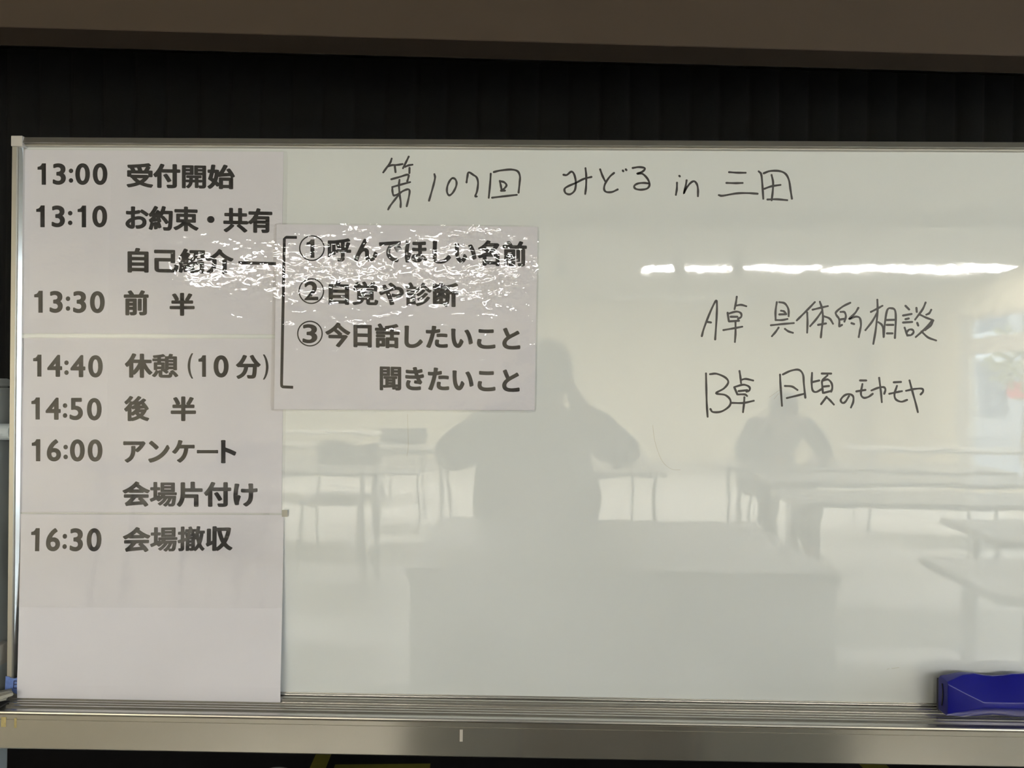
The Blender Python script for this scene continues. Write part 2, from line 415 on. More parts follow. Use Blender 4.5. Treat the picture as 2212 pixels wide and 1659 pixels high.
# ------------------------------------------------------------------ lettering and strokes measured on the board (mm)
# letterforms: outline loops in thousandths of an em
GLYPHS = {
 'I(': [[254,-239,309,-239,321,-234,323,-226,278,-157,247,-98,217,-22,205,22,194,70,183,143,179,209,181,297,194,393,213,472,240,547,261,591,292,645,322,689,321,699,309,704,257,704,247,700,196,643,148,574,105,489,80,420,63,351,52,276,52,189,61,124,78,51,103,-20,134,-84,165,-136,213,-199,246,-234]],
 'I)': [[10,-239,64,-240,76,-235,130,-175,179,-103,211,-39,235,18,258,101,271,186,271,274,267,316,249,399,226,468,193,541,152,609,108,666,76,700,66,704,14,704,2,699,0,691,62,591,83,547,110,472,135,357,144,261,144,203,135,107,123,41,108,-16,79,-93,58,-134,29,-184,1,-224,1,-233]],
 'I0': [[225,-30,272,-31,326,-18,366,3,384,17,418,50,454,107,474,159,494,245,500,334,498,399,485,482,470,534,437,605,395,656,364,681,316,704,280,712,255,715,220,712,199,708,178,701,136,681,105,656,63,605,30,534,15,484,6,436,0,349,2,282,15,199,30,147,59,84,83,49,116,17,134,3,174,-18],[239,109,220,119,198,143,184,172,174,203,165,243,158,295,158,384,171,470,190,524,218,562,230,570,251,575,270,570,290,555,308,528,322,493,335,441,339,409,342,297,335,243,326,203,316,172,302,143,272,113,259,108]],
 'I1': [[124,1,245,0,250,3,250,695,247,700,136,699,110,645,72,604,5,583,0,578,1,491,118,490,123,486]],
 'I2': [[27,-22,468,-23,486,-16,495,-5,496,97,486,110,468,117,263,118,343,221,395,301,431,378,446,447,444,522,435,559,418,599,402,624,372,656,339,681,303,697,268,708,218,714,195,714,153,708,109,693,76,677,30,645,19,632,19,501,28,488,45,481,61,484,73,491,107,529,143,556,159,564,184,571,214,571,236,564,260,547,281,514,290,476,287,434,281,407,268,376,241,326,193,253,139,180,7,18,4,9,6,-7,14,-16]],
 'I3': [[175,-30,241,-31,276,-25,320,-10,361,13,394,41,422,78,437,107,452,164,454,197,452,232,441,278,420,320,379,364,406,391,418,407,437,455,442,482,442,541,429,591,416,616,400,639,359,674,307,699,251,712,195,715,141,708,97,695,68,683,56,674,52,666,52,566,61,553,76,546,86,546,132,564,168,573,186,575,222,573,251,562,269,547,279,530,285,505,285,489,279,464,264,443,236,428,203,421,168,418,154,409,150,399,150,305,154,295,176,283,214,283,248,274,276,252,289,231,296,205,296,180,287,149,277,132,251,113,214,106,180,111,143,121,70,158,59,158,45,152,36,139,35,28,40,18,99,-12,149,-26]],
 'I4': [[294,-22,401,-23,423,-11,427,-1,427,199,432,202,476,203,493,210,500,222,500,314,497,322,491,329,476,335,432,335,427,339,427,695,418,707,401,714,351,714,336,708,324,696,-4,295,-19,272,-18,220,-10,209,5,203,269,201,271,-3,278,-15],[201,336,200,341,270,424,270,337]],
 'I5': [[173,-30,245,-31,272,-27,316,-14,351,3,391,31,422,65,450,114,460,143,467,182,464,251,449,305,421,353,394,382,370,401,327,424,270,442,222,446,219,449,220,570,407,571,424,578,430,584,433,593,433,684,426,696,409,704,99,704,80,697,71,686,72,320,80,311,97,304,153,312,199,312,245,301,284,275,304,243,310,214,306,180,285,145,259,123,228,111,195,106,136,117,55,156,39,154,23,143,21,134,21,32,25,22,36,13,86,-10,136,-25]],
 'I6': [[231,-30,291,-31,324,-24,378,-2,410,20,444,53,464,82,485,128,494,170,494,222,481,278,453,329,418,367,368,397,322,412,295,417,219,414,248,464,281,505,320,544,361,576,395,598,404,609,402,628,365,676,341,704,322,712,309,712,291,704,218,648,173,605,114,533,73,468,44,403,27,345,17,284,15,218,21,164,34,120,59,72,73,53,104,22,128,5,166,-14,197,-24],[243,109,224,115,209,125,196,139,184,157,171,199,171,236,176,254,205,270,232,277,268,277,299,266,320,248,335,216,337,186,329,153,309,125,284,111]],
 'I:': [[90,-30,126,-31,159,-18,183,3,198,36,197,68,182,100,155,122,126,133,93,133,59,120,32,95,21,70,21,32,32,7,59,-18],[94,316,130,317,164,332,185,353,198,382,198,414,186,441,174,456,157,468,122,481,97,481,57,466,34,445,21,416,21,380,30,357,57,330]],
 'い': [[335,-41,378,-42,424,-29,464,-4,498,30,537,91,566,151,587,205,587,228,577,245,516,311,489,323,459,318,447,310,440,301,408,205,379,149,357,124,351,124,341,131,315,168,299,207,283,259,271,326,263,405,258,499,258,609,267,684,266,705,255,720,228,731,124,733,111,731,93,721,83,705,90,630,90,499,100,334,113,249,132,170,161,97,186,53,218,15,265,-20,303,-35],[831,107,847,106,864,111,935,141,958,155,964,166,965,178,956,245,943,311,916,411,879,516,854,570,822,628,785,684,761,699,732,702,641,670,625,655,623,634,660,580,685,536,718,464,743,393,767,307,785,216,796,132,807,118]],
 'お': [[290,-64,339,-64,374,-54,398,-41,416,-23,433,7,444,53,442,282,451,289,514,304,576,312,636,312,659,308,686,299,708,286,729,264,742,228,742,203,731,168,718,148,686,121,657,107,605,92,549,86,497,85,478,80,465,70,459,59,458,45,484,-30,495,-48,514,-58,566,-60,641,-52,726,-29,772,-8,816,20,854,55,877,84,901,143,908,170,910,197,910,234,906,270,891,309,866,349,828,385,782,414,734,433,678,446,624,450,559,448,497,439,442,428,440,459,443,520,568,540,630,555,643,563,650,572,652,601,655,603,801,514,880,453,901,446,916,446,934,452,950,464,989,524,994,534,994,547,987,561,916,614,841,662,766,706,728,721,705,718,686,708,678,699,653,659,641,683,628,691,609,696,448,664,446,693,454,803,446,820,432,829,414,833,318,833,301,829,289,821,279,803,283,745,282,647,228,644,116,652,89,641,78,626,79,539,85,526,99,515,120,508,143,506,280,503,281,378,278,371,228,345,171,307,113,253,84,214,69,182,65,168,60,130,67,93,86,55,122,15,147,-6,190,-32,243,-54],[278,90,257,101,235,120,230,130,229,143,236,161,248,178,280,207,283,203,283,97]],
 'き': [[458,-80,605,-79,711,-69,751,-60,767,-49,773,-36,775,51,770,64,755,75,734,81,716,81,674,73,601,65,499,62,414,67,361,80,347,86,327,101,317,114,308,141,308,168,315,195,347,255,348,270,343,281,328,293,318,297,236,314,211,312,195,304,186,295,161,241,150,205,144,164,144,128,150,84,173,32,205,-3,243,-31,282,-49,357,-71,418,-79],[729,155,751,154,768,159,780,167,822,228,827,241,827,255,822,266,786,309,740,389,868,417,893,429,902,447,902,468,894,520,891,532,882,546,870,554,851,558,834,558,751,536,682,523,676,530,658,582,664,587,734,600,811,619,831,630,841,645,842,672,833,728,822,744,803,754,776,756,697,734,622,719,615,732,604,801,599,811,580,826,564,831,545,831,459,818,436,804,431,793,431,776,449,722,453,707,451,704,322,706,176,719,157,714,142,703,135,689,140,607,146,595,157,586,186,577,278,571,491,569,495,566,516,507,514,504,480,502,316,502,184,512,145,510,126,500,117,484,119,409,121,397,130,383,143,376,159,371,284,365,464,365,572,370,604,307,526,312,509,308,497,300,488,284,481,232,481,214,486,202,503,190,530,183,647,171]],
 'け': [[538,-91,555,-92,576,-85,651,-33,710,26,754,95,779,157,794,224,802,311,805,462,939,480,957,490,966,503,967,599,960,611,949,620,928,627,916,627,855,615,803,610,804,784,795,800,776,810,764,812,664,812,643,806,630,795,625,784,625,768,635,691,636,597,509,596,391,606,364,595,353,580,352,489,360,474,378,463,395,458,432,456,636,454,641,451,640,341,635,293,625,230,609,181,593,149,567,111,528,73,508,57,443,21,433,5,434,-11,447,-29,507,-77,523,-86],[162,-41,193,-42,245,-35,266,-29,279,-18,283,-7,281,47,283,61,311,166,350,291,350,305,344,318,293,352,272,358,241,353,238,357,242,443,256,559,277,672,298,753,297,772,287,786,264,797,186,806,157,806,141,801,127,793,119,780,117,734,86,511,75,353,77,239,86,166,98,97,128,-17,139,-31]],
 'こ': [[462,-57,559,-58,689,-50,780,-37,855,-20,873,-7,879,5,877,101,871,114,849,126,824,129,761,113,699,102,545,90,441,92,374,105,341,119,324,131,309,149,301,170,298,189,300,216,319,291,318,307,311,319,297,329,280,333,218,339,189,339,172,335,159,327,148,307,136,247,129,195,129,155,133,122,158,64,185,30,221,3,280,-26,359,-48,418,-56],[446,576,541,575,655,579,757,586,791,592,806,603,812,616,812,709,806,720,795,729,772,735,570,723,407,723,297,729,247,735,230,735,214,731,198,720,192,705,192,616,198,603,211,592,232,586,261,583]],
 'し': [[435,-82,511,-83,566,-79,643,-62,734,-25,791,9,856,61,908,116,932,146,941,161,942,176,931,195,876,258,857,268,834,271,818,266,804,257,750,189,709,148,668,117,630,96,578,77,541,69,489,65,430,71,399,88,384,103,374,124,365,157,363,184,371,591,375,695,383,784,373,801,345,812,234,812,218,808,205,800,196,782,204,680,194,301,194,149,198,105,211,59,228,28,238,11,270,-23,311,-50,357,-68,416,-81]],
 'た': [[194,-68,214,-68,241,-56,250,-45,270,1,312,109,356,239,391,357,433,524,436,527,539,542,611,557,635,568,645,582,646,674,640,686,628,695,607,702,591,702,543,690,466,677,488,791,479,807,459,818,345,829,326,824,314,817,304,801,302,730,292,666,286,656,168,654,95,660,68,649,57,634,61,543,67,530,78,521,99,515,253,512,257,509,224,384,172,226,122,99,75,3,78,-18,95,-35],[671,-51,811,-50,895,-42,928,-34,943,-23,950,-5,952,78,947,91,932,103,911,108,749,90,668,92,624,101,607,109,598,118,590,139,588,153,590,174,602,232,601,247,594,259,580,268,564,273,501,279,478,279,451,268,438,249,425,166,427,89,444,47,468,17,501,-8,534,-24,599,-44],[873,374,897,373,914,378,929,389,935,401,937,489,928,502,905,514,849,521,757,525,622,523,524,514,505,504,494,489,494,401,503,388,522,378,553,375,641,383,732,385,811,381]],
 'で': [[754,-70,772,-71,789,-66,808,-51,839,34,839,51,835,61,822,72,803,79,745,83,689,94,641,109,593,132,555,161,523,201,503,251,496,305,498,345,517,411,529,439,551,476,579,514,613,547,649,572,699,595,720,600,807,608,880,608,897,613,910,622,919,639,919,728,911,742,897,751,878,756,697,746,355,717,139,694,74,692,57,687,44,678,36,664,35,643,44,564,55,549,80,538,99,538,164,550,286,567,439,582,390,516,363,464,342,407,331,357,327,282,336,211,361,145,373,122,413,70,463,26,526,-12,609,-45,693,-64],[754,324,772,323,789,328,841,353,857,367,882,365,905,371,957,398,970,416,970,434,935,497,884,573,864,589,845,594,816,589,768,566,751,550,724,552,667,530,647,519,638,505,638,491,642,480,685,414,721,343,736,330]],
 'と': [[467,-59,616,-60,755,-50,855,-35,872,-27,881,-18,885,-5,885,91,879,103,864,114,847,119,828,119,716,98,605,88,561,85,472,88,420,96,393,105,372,115,355,127,340,145,329,180,332,214,348,255,381,299,428,340,499,387,549,416,841,569,854,580,858,591,858,603,807,687,786,699,764,702,743,695,701,665,666,644,461,537,399,668,349,791,330,806,314,810,299,810,276,804,203,772,192,764,186,751,186,734,217,661,275,534,320,447,240,374,209,336,180,284,167,253,158,209,156,174,163,120,180,78,194,55,222,23,261,-6,309,-29,366,-45,395,-52]],
 'ほ': [[144,-70,226,-67,247,-60,262,-47,267,-36,265,7,274,57,301,147,340,259,339,276,334,287,293,322,266,333,236,330,234,332,242,432,256,547,279,678,298,747,297,766,289,779,270,789,174,800,161,800,141,793,129,784,123,772,119,718,81,461,71,307,75,155,81,93,94,16,113,-53,126,-64],[525,-55,616,-56,659,-47,705,-29,730,-12,754,11,770,41,780,81,814,58,876,3,897,-4,920,-1,943,13,989,90,989,105,984,116,937,157,855,212,775,251,769,357,770,380,907,392,936,401,948,409,954,420,954,505,948,518,936,527,916,533,899,533,786,521,772,521,769,524,769,611,771,618,893,627,914,634,927,645,931,657,931,736,925,749,910,759,893,764,876,764,770,752,661,746,501,746,420,750,399,743,388,734,382,725,381,643,388,630,399,621,424,613,603,610,608,607,608,518,605,513,518,512,405,519,377,507,367,491,367,407,373,395,386,385,418,377,603,375,610,372,611,286,516,283,476,274,428,256,393,233,369,209,348,174,340,149,338,101,340,78,355,41,373,14,405,-14,439,-33,482,-47],[547,80,524,84,505,97,499,109,498,124,505,140,528,154,551,158,597,158,618,153,621,143,619,122,614,103,607,92,597,84,582,79]],
 'や': [[456,-84,474,-85,568,-60,585,-49,594,-34,594,-18,589,-1,501,259,541,244,580,234,649,223,734,225,807,242,862,270,890,291,920,325,943,370,954,411,956,436,954,499,941,543,918,583,889,615,847,643,797,664,741,677,658,678,650,699,589,756,503,827,489,835,470,840,457,839,436,833,380,793,365,774,365,759,375,743,449,681,489,641,355,590,277,736,264,747,243,754,228,754,134,718,117,705,113,695,113,678,170,591,204,522,111,482,39,458,23,447,17,432,17,418,57,334,72,321,93,315,107,315,124,319,240,376,268,386,301,311,337,218,381,84,421,-59,432,-74],[486,294,417,455,420,461,511,499,566,518,622,533,659,539,691,542,732,535,757,522,774,506,787,474,787,445,774,407,748,380,722,369,699,365,653,365,607,374,543,396,520,393,501,383,492,370,489,297]],
 'ん': [[150,-70,178,-68,189,-64,202,-53,267,128,292,182,320,227,364,277,401,304,428,314,456,314,465,303,471,284,475,203,475,91,479,59,486,36,503,3,526,-23,549,-41,578,-56,628,-69,674,-71,718,-67,783,-47,837,-16,882,25,912,61,945,118,989,222,989,245,974,265,916,312,899,320,876,323,855,316,840,303,804,201,774,149,750,118,723,95,705,86,674,81,655,86,646,99,640,130,635,328,626,361,612,391,596,411,582,423,543,445,495,456,428,453,509,601,589,732,587,755,580,765,570,771,470,810,453,810,436,806,419,793,383,718,250,470,153,274,67,89,33,1,33,-14,38,-24,53,-37]],
 'ア': [[244,-70,259,-71,280,-64,375,-7,447,56,489,109,533,193,556,272,572,379,630,336,649,331,678,336,727,370,761,400,850,493,907,567,974,668,975,682,970,693,918,744,905,751,886,756,818,750,224,750,122,758,103,754,88,743,81,730,81,630,92,614,120,602,224,608,728,608,734,605,690,551,648,509,625,489,578,455,575,459,575,549,569,561,557,570,536,577,436,577,418,571,403,560,398,547,402,499,402,426,396,353,387,305,372,251,352,207,321,161,286,127,222,82,191,65,155,52,144,43,138,32,138,14,152,-5,219,-59]],
 'ケ': [[340,-70,361,-71,380,-65,449,-17,517,47,557,94,597,155,639,241,666,322,685,411,695,490,816,492,918,488,941,494,952,503,958,516,958,611,949,627,936,635,918,640,855,635,414,636,411,639,413,645,456,764,456,778,451,789,439,799,422,806,328,825,301,822,279,809,271,795,264,745,241,670,206,591,164,524,127,474,85,426,28,375,23,364,23,351,36,332,118,283,136,277,161,280,184,292,240,347,295,417,343,491,518,491,517,453,497,361,474,295,449,243,429,209,390,157,343,110,295,73,236,43,226,28,226,9,234,-4,322,-64]],
 'ト': [[323,-61,432,-62,459,-52,470,-36,465,59,466,364,518,347,614,310,709,268,786,230,803,225,830,228,852,241,889,332,889,349,883,361,852,380,680,454,466,530,465,701,471,780,460,797,432,808,324,808,296,797,286,780,294,684,294,68,288,-32,297,-50]],
 'ン': [[185,-51,205,-52,320,-24,384,-4,472,32,547,69,601,101,670,147,728,192,822,281,865,330,906,384,966,482,966,502,915,593,899,604,880,608,857,606,839,596,779,495,704,399,656,349,611,308,560,268,507,232,424,186,343,151,247,119,128,95,109,85,98,68,99,53,105,41,152,-32,168,-45],[408,432,436,434,457,446,520,509,525,522,525,532,520,543,489,575,424,631,282,741,255,759,236,764,220,764,199,758,132,691,127,678,127,666,132,655,268,548,382,444]],
 '・': [[471,243,526,242,564,253,586,265,604,278,628,305,643,334,648,351,650,370,648,409,641,430,627,457,606,480,586,495,561,508,532,517,478,519,439,508,414,495,395,481,374,458,359,430,352,409,350,391,352,351,357,334,372,305,396,278,414,265,436,253]],
 'ー': [[96,314,122,312,172,317,830,317,901,313,918,320,927,332,927,436,918,449,899,456,795,450,232,450,99,456,80,448,73,434,73,332,80,321]],
 '今': [[527,-116,555,-114,577,-101,742,103,866,263,897,305,902,316,902,330,896,343,884,352,830,379,807,385,776,381,655,382,679,411,679,426,673,439,626,483,576,525,478,599,452,611,452,616,501,666,505,666,601,577,709,493,828,415,878,388,899,381,922,384,942,395,975,436,1003,465,1008,474,1008,486,1004,499,997,506,924,542,839,592,773,636,680,710,629,757,603,786,610,805,610,820,600,836,522,874,505,879,491,879,472,874,458,866,412,805,371,757,322,708,264,658,203,613,143,573,5,499,-8,482,-8,470,-2,455,21,434,57,388,76,378,99,375,116,380,145,394,234,446,347,524,361,506,451,435,508,382,157,381,139,376,123,366,117,353,117,268,125,253,139,244,157,240,641,239,552,124,427,-24,419,-39,419,-57,430,-72,514,-112]],
 '介': [[644,-114,736,-114,764,-104,774,-89,776,441,780,441,839,413,897,390,914,386,930,386,949,391,965,403,1014,470,1019,480,1019,495,1012,507,1001,516,936,538,874,565,805,603,736,649,670,702,604,770,595,782,602,799,601,814,590,830,526,874,505,881,493,881,476,876,461,867,422,807,373,747,324,698,266,649,211,609,147,569,68,530,7,507,-3,500,-12,489,-15,480,-12,464,20,418,34,392,49,380,70,373,82,373,105,380,157,403,230,441,233,439,233,295,229,247,218,195,204,155,179,111,152,80,102,36,39,-2,28,-18,27,-32,36,-48,64,-69,97,-102,124,-112,143,-112,166,-104,239,-56,297,-2,331,41,364,101,383,155,394,205,400,284,400,451,391,467,372,476,359,479,299,479,296,482,399,560,442,599,499,657,597,565,655,520,709,482,707,479,649,479,636,476,618,467,608,451,608,-86,619,-103]],
 '付': [[550,-114,684,-115,757,-108,805,-95,826,-85,856,-55,866,-32,871,-9,871,505,876,508,959,508,976,513,990,522,998,536,997,626,986,641,959,652,872,653,871,832,859,849,849,856,830,860,745,860,724,854,711,843,706,830,706,657,703,652,347,653,346,657,410,797,410,820,402,832,389,841,305,867,278,864,268,860,255,849,203,732,147,632,73,526,-1,445,-6,434,-6,418,45,336,61,324,78,319,101,321,118,330,141,349,142,-84,153,-99,180,-110,266,-110,293,-99,304,-82,305,525,324,513,343,508,705,507,706,28,701,25,524,27,507,22,495,15,486,1,486,-16,513,-86,525,-103],[544,124,564,123,580,128,643,161,662,176,667,186,667,203,616,293,516,450,495,466,466,471,449,466,377,430,365,414,365,399,462,236,513,141,526,130]],
 '休': [[579,-111,668,-112,695,-102,706,-86,707,258,773,157,806,114,843,71,895,21,918,15,928,15,949,21,962,32,986,62,1018,91,1023,103,1023,114,1018,124,942,199,870,294,805,403,770,476,774,479,955,479,978,486,990,495,996,507,995,593,984,608,957,619,708,620,706,830,695,847,684,854,666,858,582,858,561,852,546,836,544,828,542,620,326,619,325,624,399,772,410,799,410,818,404,830,389,841,305,867,278,864,261,856,253,847,199,730,131,618,54,520,-18,448,-23,436,-22,420,26,339,43,326,61,321,89,326,114,344,136,366,139,366,140,-80,149,-98,161,-106,180,-110,264,-110,280,-106,293,-98,302,-82,303,11,330,8,349,13,390,47,431,91,469,136,543,241,544,-84,555,-101],[303,188,303,478,486,478,483,466,454,405,402,316,349,240]],
 '会': [[829,-111,845,-112,861,-108,937,-61,947,-47,947,-28,911,29,854,101,732,230,922,231,945,238,957,248,962,261,962,343,956,355,945,364,922,371,86,371,66,365,51,353,46,341,46,259,52,247,66,237,86,231,291,231,295,228,233,155,183,103,143,68,107,47,92,34,88,24,88,9,113,-66,119,-76,130,-85,151,-92,164,-92,205,-81,272,-73,751,-31,757,-33,766,-44,799,-96,811,-106],[376,78,381,89,437,149,505,230,604,230,574,208,569,197,569,182,576,171,642,107,645,99],[88,399,105,398,122,403,220,452,239,434,261,427,745,427,764,432,775,439,789,460,878,417,901,411,916,411,936,417,952,430,1002,493,1006,503,1006,516,1000,528,989,537,926,561,851,596,753,653,707,684,655,723,602,770,619,801,618,818,609,831,530,868,514,873,497,873,480,868,468,860,429,809,382,758,336,717,277,670,164,596,84,555,22,527,6,516,0,501,0,489,5,478,31,451,60,411,74,403],[395,563,397,569,447,608,503,660,620,566,616,563]],
 '共': [[112,-114,128,-114,149,-108,230,-56,270,-26,372,60,444,136,449,147,450,161,443,177,428,187,370,209,372,212,614,211,550,168,544,153,544,141,549,132,714,2,828,-100,841,-108,859,-113,889,-108,974,-51,979,-41,979,-26,961,-4,849,90,690,209,695,212,961,213,989,224,1000,241,1000,324,994,336,980,346,959,352,770,352,765,355,766,522,924,523,947,530,958,539,964,551,965,630,955,648,943,656,926,660,766,662,764,836,758,849,747,858,726,864,639,864,620,859,605,848,600,834,599,661,405,660,400,666,400,834,395,847,382,858,361,864,276,865,264,862,245,852,236,836,234,662,84,660,64,654,51,643,46,630,46,551,52,539,64,530,86,523,234,522,235,355,230,352,45,352,22,345,10,336,4,324,4,243,9,230,22,219,43,213,296,211,244,151,191,104,128,57,39,2,23,-11,19,-22,19,-32,25,-47,88,-103],[403,352,400,357,401,522,599,522,599,353]],
 '分': [[102,-116,118,-117,134,-112,224,-72,302,-22,367,39,412,99,449,172,474,241,492,309,498,351,501,354,682,354,685,349,683,303,669,134,660,84,647,41,641,36,580,35,482,42,455,30,444,16,444,1,456,-24,467,-70,474,-83,491,-95,520,-102,566,-104,686,-102,718,-95,753,-81,771,-68,797,-36,814,1,831,86,844,216,853,380,874,366,893,361,907,361,928,367,998,436,1004,449,1004,464,996,478,955,510,918,546,844,630,767,739,714,836,701,847,680,854,661,854,589,826,565,809,561,799,561,786,628,661,661,609,743,497,279,497,335,576,379,647,427,741,448,791,448,803,443,814,426,827,349,849,320,854,299,848,284,836,233,724,185,647,140,586,75,518,7,459,2,449,2,436,7,423,72,365,84,357,101,352,116,352,132,357,151,367,166,359,182,354,324,354,329,351,312,276,289,214,264,168,225,118,176,76,116,40,43,10,25,-7,23,-16,25,-32,72,-100,84,-110]],
 '前': [[677,-109,786,-108,847,-97,876,-85,895,-73,910,-55,920,-34,925,-7,925,547,916,565,890,578,953,579,972,585,985,595,992,609,992,684,989,693,974,708,953,714,791,715,790,720,843,805,845,826,838,839,822,849,734,877,718,877,701,872,683,859,639,776,603,718,597,715,420,715,377,784,350,820,315,861,295,872,270,874,186,845,169,832,165,822,165,807,216,739,229,716,49,715,26,708,15,699,8,686,8,609,15,595,30,584,49,579,798,578,772,565,763,549,762,30,757,27,649,29,621,18,611,1,611,-14,640,-89,655,-102],[108,-107,193,-108,214,-102,227,-91,231,-78,231,103,234,108,359,108,364,105,363,24,276,25,249,14,238,-1,238,-20,263,-82,269,-93,280,-102,303,-108,395,-108,428,-104,480,-87,512,-59,520,-43,525,-22,525,526,520,539,507,549,484,556,114,556,93,550,78,539,73,526,73,-78,82,-96],[596,72,680,71,708,82,719,99,719,520,708,536,680,548,599,548,571,536,561,520,561,99,571,82],[234,234,231,239,231,264,234,266,359,267,364,264,364,236,361,234],[234,394,231,399,231,422,234,425,359,425,364,422,364,397,361,394]],
 '半': [[450,-109,541,-110,568,-99,579,-84,581,172,953,173,980,184,991,199,991,289,982,302,964,312,951,315,584,315,579,318,579,403,582,408,893,408,914,414,929,426,933,439,933,520,924,537,911,545,895,550,772,550,768,553,827,645,901,780,902,795,897,805,876,820,789,850,774,850,757,845,740,832,685,718,613,597,613,582,617,572,626,563,645,553,646,551,639,550,584,550,579,553,579,847,573,859,557,870,539,875,453,875,426,864,415,849,415,555,411,550,334,551,357,563,371,574,377,586,376,603,356,655,329,709,279,795,251,833,239,841,222,846,193,843,124,816,110,805,105,795,105,775,175,655,218,553,214,550,114,550,97,545,84,537,75,520,75,439,80,426,93,415,114,408,411,408,415,403,414,318,409,315,49,315,36,312,18,302,9,289,9,199,20,184,47,173,413,172,415,-82,425,-99]],
 '収': [[306,-114,391,-114,408,-109,424,-99,443,-110,459,-114,474,-114,491,-110,545,-74,597,-33,693,63,767,-11,803,-42,859,-81,899,-101,924,-104,951,-93,1009,-27,1014,-16,1014,-3,1007,10,936,53,876,100,823,155,788,201,833,291,864,366,908,503,927,584,952,739,951,764,941,778,926,787,870,802,432,800,429,803,429,830,424,841,411,852,401,856,389,858,309,858,282,847,276,841,271,828,271,293,266,287,226,271,223,276,222,743,211,758,184,769,105,769,86,763,72,752,67,739,67,228,60,201,41,185,34,174,34,155,47,128,65,78,78,67,99,61,128,65,170,91,270,137,271,-86,282,-103],[430,34,429,659,432,665,444,664,447,657,486,489,528,359,555,293,599,203,575,170,527,114,474,65,443,40],[693,375,671,426,642,516,621,597,608,661,614,665,776,664,779,661,777,649,749,530,714,422,697,380]],
 '受': [[85,-109,105,-110,153,-102,297,-68,401,-35,501,7,607,-39,682,-64,789,-92,893,-110,907,-110,924,-106,942,-93,963,-55,991,-16,991,1,980,16,953,27,853,42,759,63,672,90,655,99,702,139,769,207,814,270,841,316,934,315,961,326,972,341,973,553,968,566,955,577,934,583,832,584,894,693,893,707,884,721,841,741,893,754,908,766,914,778,914,791,910,801,855,865,836,874,807,877,651,850,468,829,257,813,76,804,57,798,44,789,38,778,38,764,59,691,68,682,84,674,97,671,124,672,171,586,166,583,68,583,47,577,34,566,29,553,30,341,41,326,68,315,149,314,151,295,157,283,172,274,197,266,227,224,265,180,352,99,282,74,230,59,145,40,51,25,34,20,22,12,11,-5,11,-20,15,-30,37,-59,56,-95,70,-105],[501,173,443,215,398,255,390,268,613,268,611,263,561,215,509,176],[805,388,780,404,761,408,191,406,187,411,188,449,193,452,807,452,810,447,810,393,809,388],[345,584,298,680,366,687,393,686,412,643,429,584],[599,584,594,589,587,622,558,703,723,722,704,676,653,586,647,583]],
 '名': [[244,-111,330,-113,349,-108,366,-95,371,-84,371,-64,376,-60,726,-61,729,-64,730,-86,735,-97,749,-107,768,-112,855,-112,874,-107,889,-95,894,-82,894,343,889,355,876,366,855,373,583,374,701,467,764,527,802,572,852,641,887,703,887,722,877,736,826,768,801,777,768,773,509,774,535,816,535,834,527,847,514,856,499,860,414,877,401,877,384,872,370,862,341,821,300,772,253,725,214,692,151,646,103,617,43,587,30,577,25,564,25,553,30,543,62,511,82,485,97,475,116,469,141,471,222,514,348,414,301,390,211,355,126,328,30,304,13,293,4,278,5,263,33,218,46,189,64,176,80,171,97,171,203,200,208,199,208,-84,219,-101],[374,75,371,80,371,232,374,237,724,238,729,234,729,80,726,75],[489,494,408,557,344,601,380,635,386,638,651,636,649,630,631,609,582,563,527,518,497,496]],
 '呼': [[473,-109,557,-110,639,-102,686,-85,716,-60,731,-30,735,1,737,247,964,248,991,259,1001,274,1002,357,993,373,980,381,964,385,866,385,861,389,906,486,960,624,960,647,951,660,939,668,853,694,830,691,811,681,801,666,766,557,743,497,739,486,736,486,736,686,855,708,926,726,950,736,962,753,962,768,957,779,915,830,891,849,874,854,857,854,766,831,672,815,516,794,372,781,345,774,330,767,70,769,43,758,32,743,31,101,34,93,49,78,70,71,147,71,164,76,178,85,185,97,187,164,320,165,341,170,353,179,360,191,360,243,364,248,570,248,573,243,572,28,451,29,424,18,413,3,413,-16,429,-49,442,-93,455,-104],[189,300,185,305,185,628,189,633,201,633,206,628,206,305,203,300],[364,386,360,391,361,600,381,559,408,480,429,393,426,386],[570,491,545,564,505,655,507,660,570,666,573,664,573,499,572,491],[361,644,361,655,370,653,370,649]],
 '場': [[565,-107,591,-108,600,-105,634,-77,672,-38,676,-45,682,-76,688,-89,700,-99,709,-102,843,-100,866,-93,893,-77,916,-49,929,-24,939,14,958,130,971,270,971,295,966,305,954,316,945,319,566,319,561,322,570,337,576,340,970,340,986,348,995,361,995,432,986,446,968,454,322,454,304,445,296,428,296,361,305,348,321,339,289,321,278,319,277,524,282,527,359,527,376,535,385,551,385,626,376,642,359,650,278,651,277,830,269,847,251,856,164,856,153,853,142,845,136,832,134,651,43,650,26,642,17,626,17,551,26,535,43,527,130,527,135,522,135,255,126,249,16,201,3,191,-1,182,-1,174,26,103,31,93,45,82,53,79,78,80,236,155,305,95,314,92,334,92,349,98,403,140,473,205,495,206,493,199,473,172,417,109,366,66,305,25,294,9,294,1,300,-9,328,-31,352,-57,368,-64,393,-64,435,-39,483,1,547,65,571,93,606,139,647,204,670,206,668,195,643,147,589,65,531,3,495,-25,488,-36,488,-45,497,-58],[761,7,714,11,711,14,762,97,785,143,809,203,820,206,823,199,814,122,806,68,795,24,786,7],[384,302,374,326,362,339,412,339,401,319],[417,461,897,460,914,468,920,474,925,486,925,809,920,823,907,833,897,835,422,835,405,828,398,822,394,809,394,486,400,472],[536,567,533,572,534,593,536,596,778,596,783,593,783,570,780,567],[536,700,533,705,534,726,536,729,778,729,783,726,783,703,780,700]],
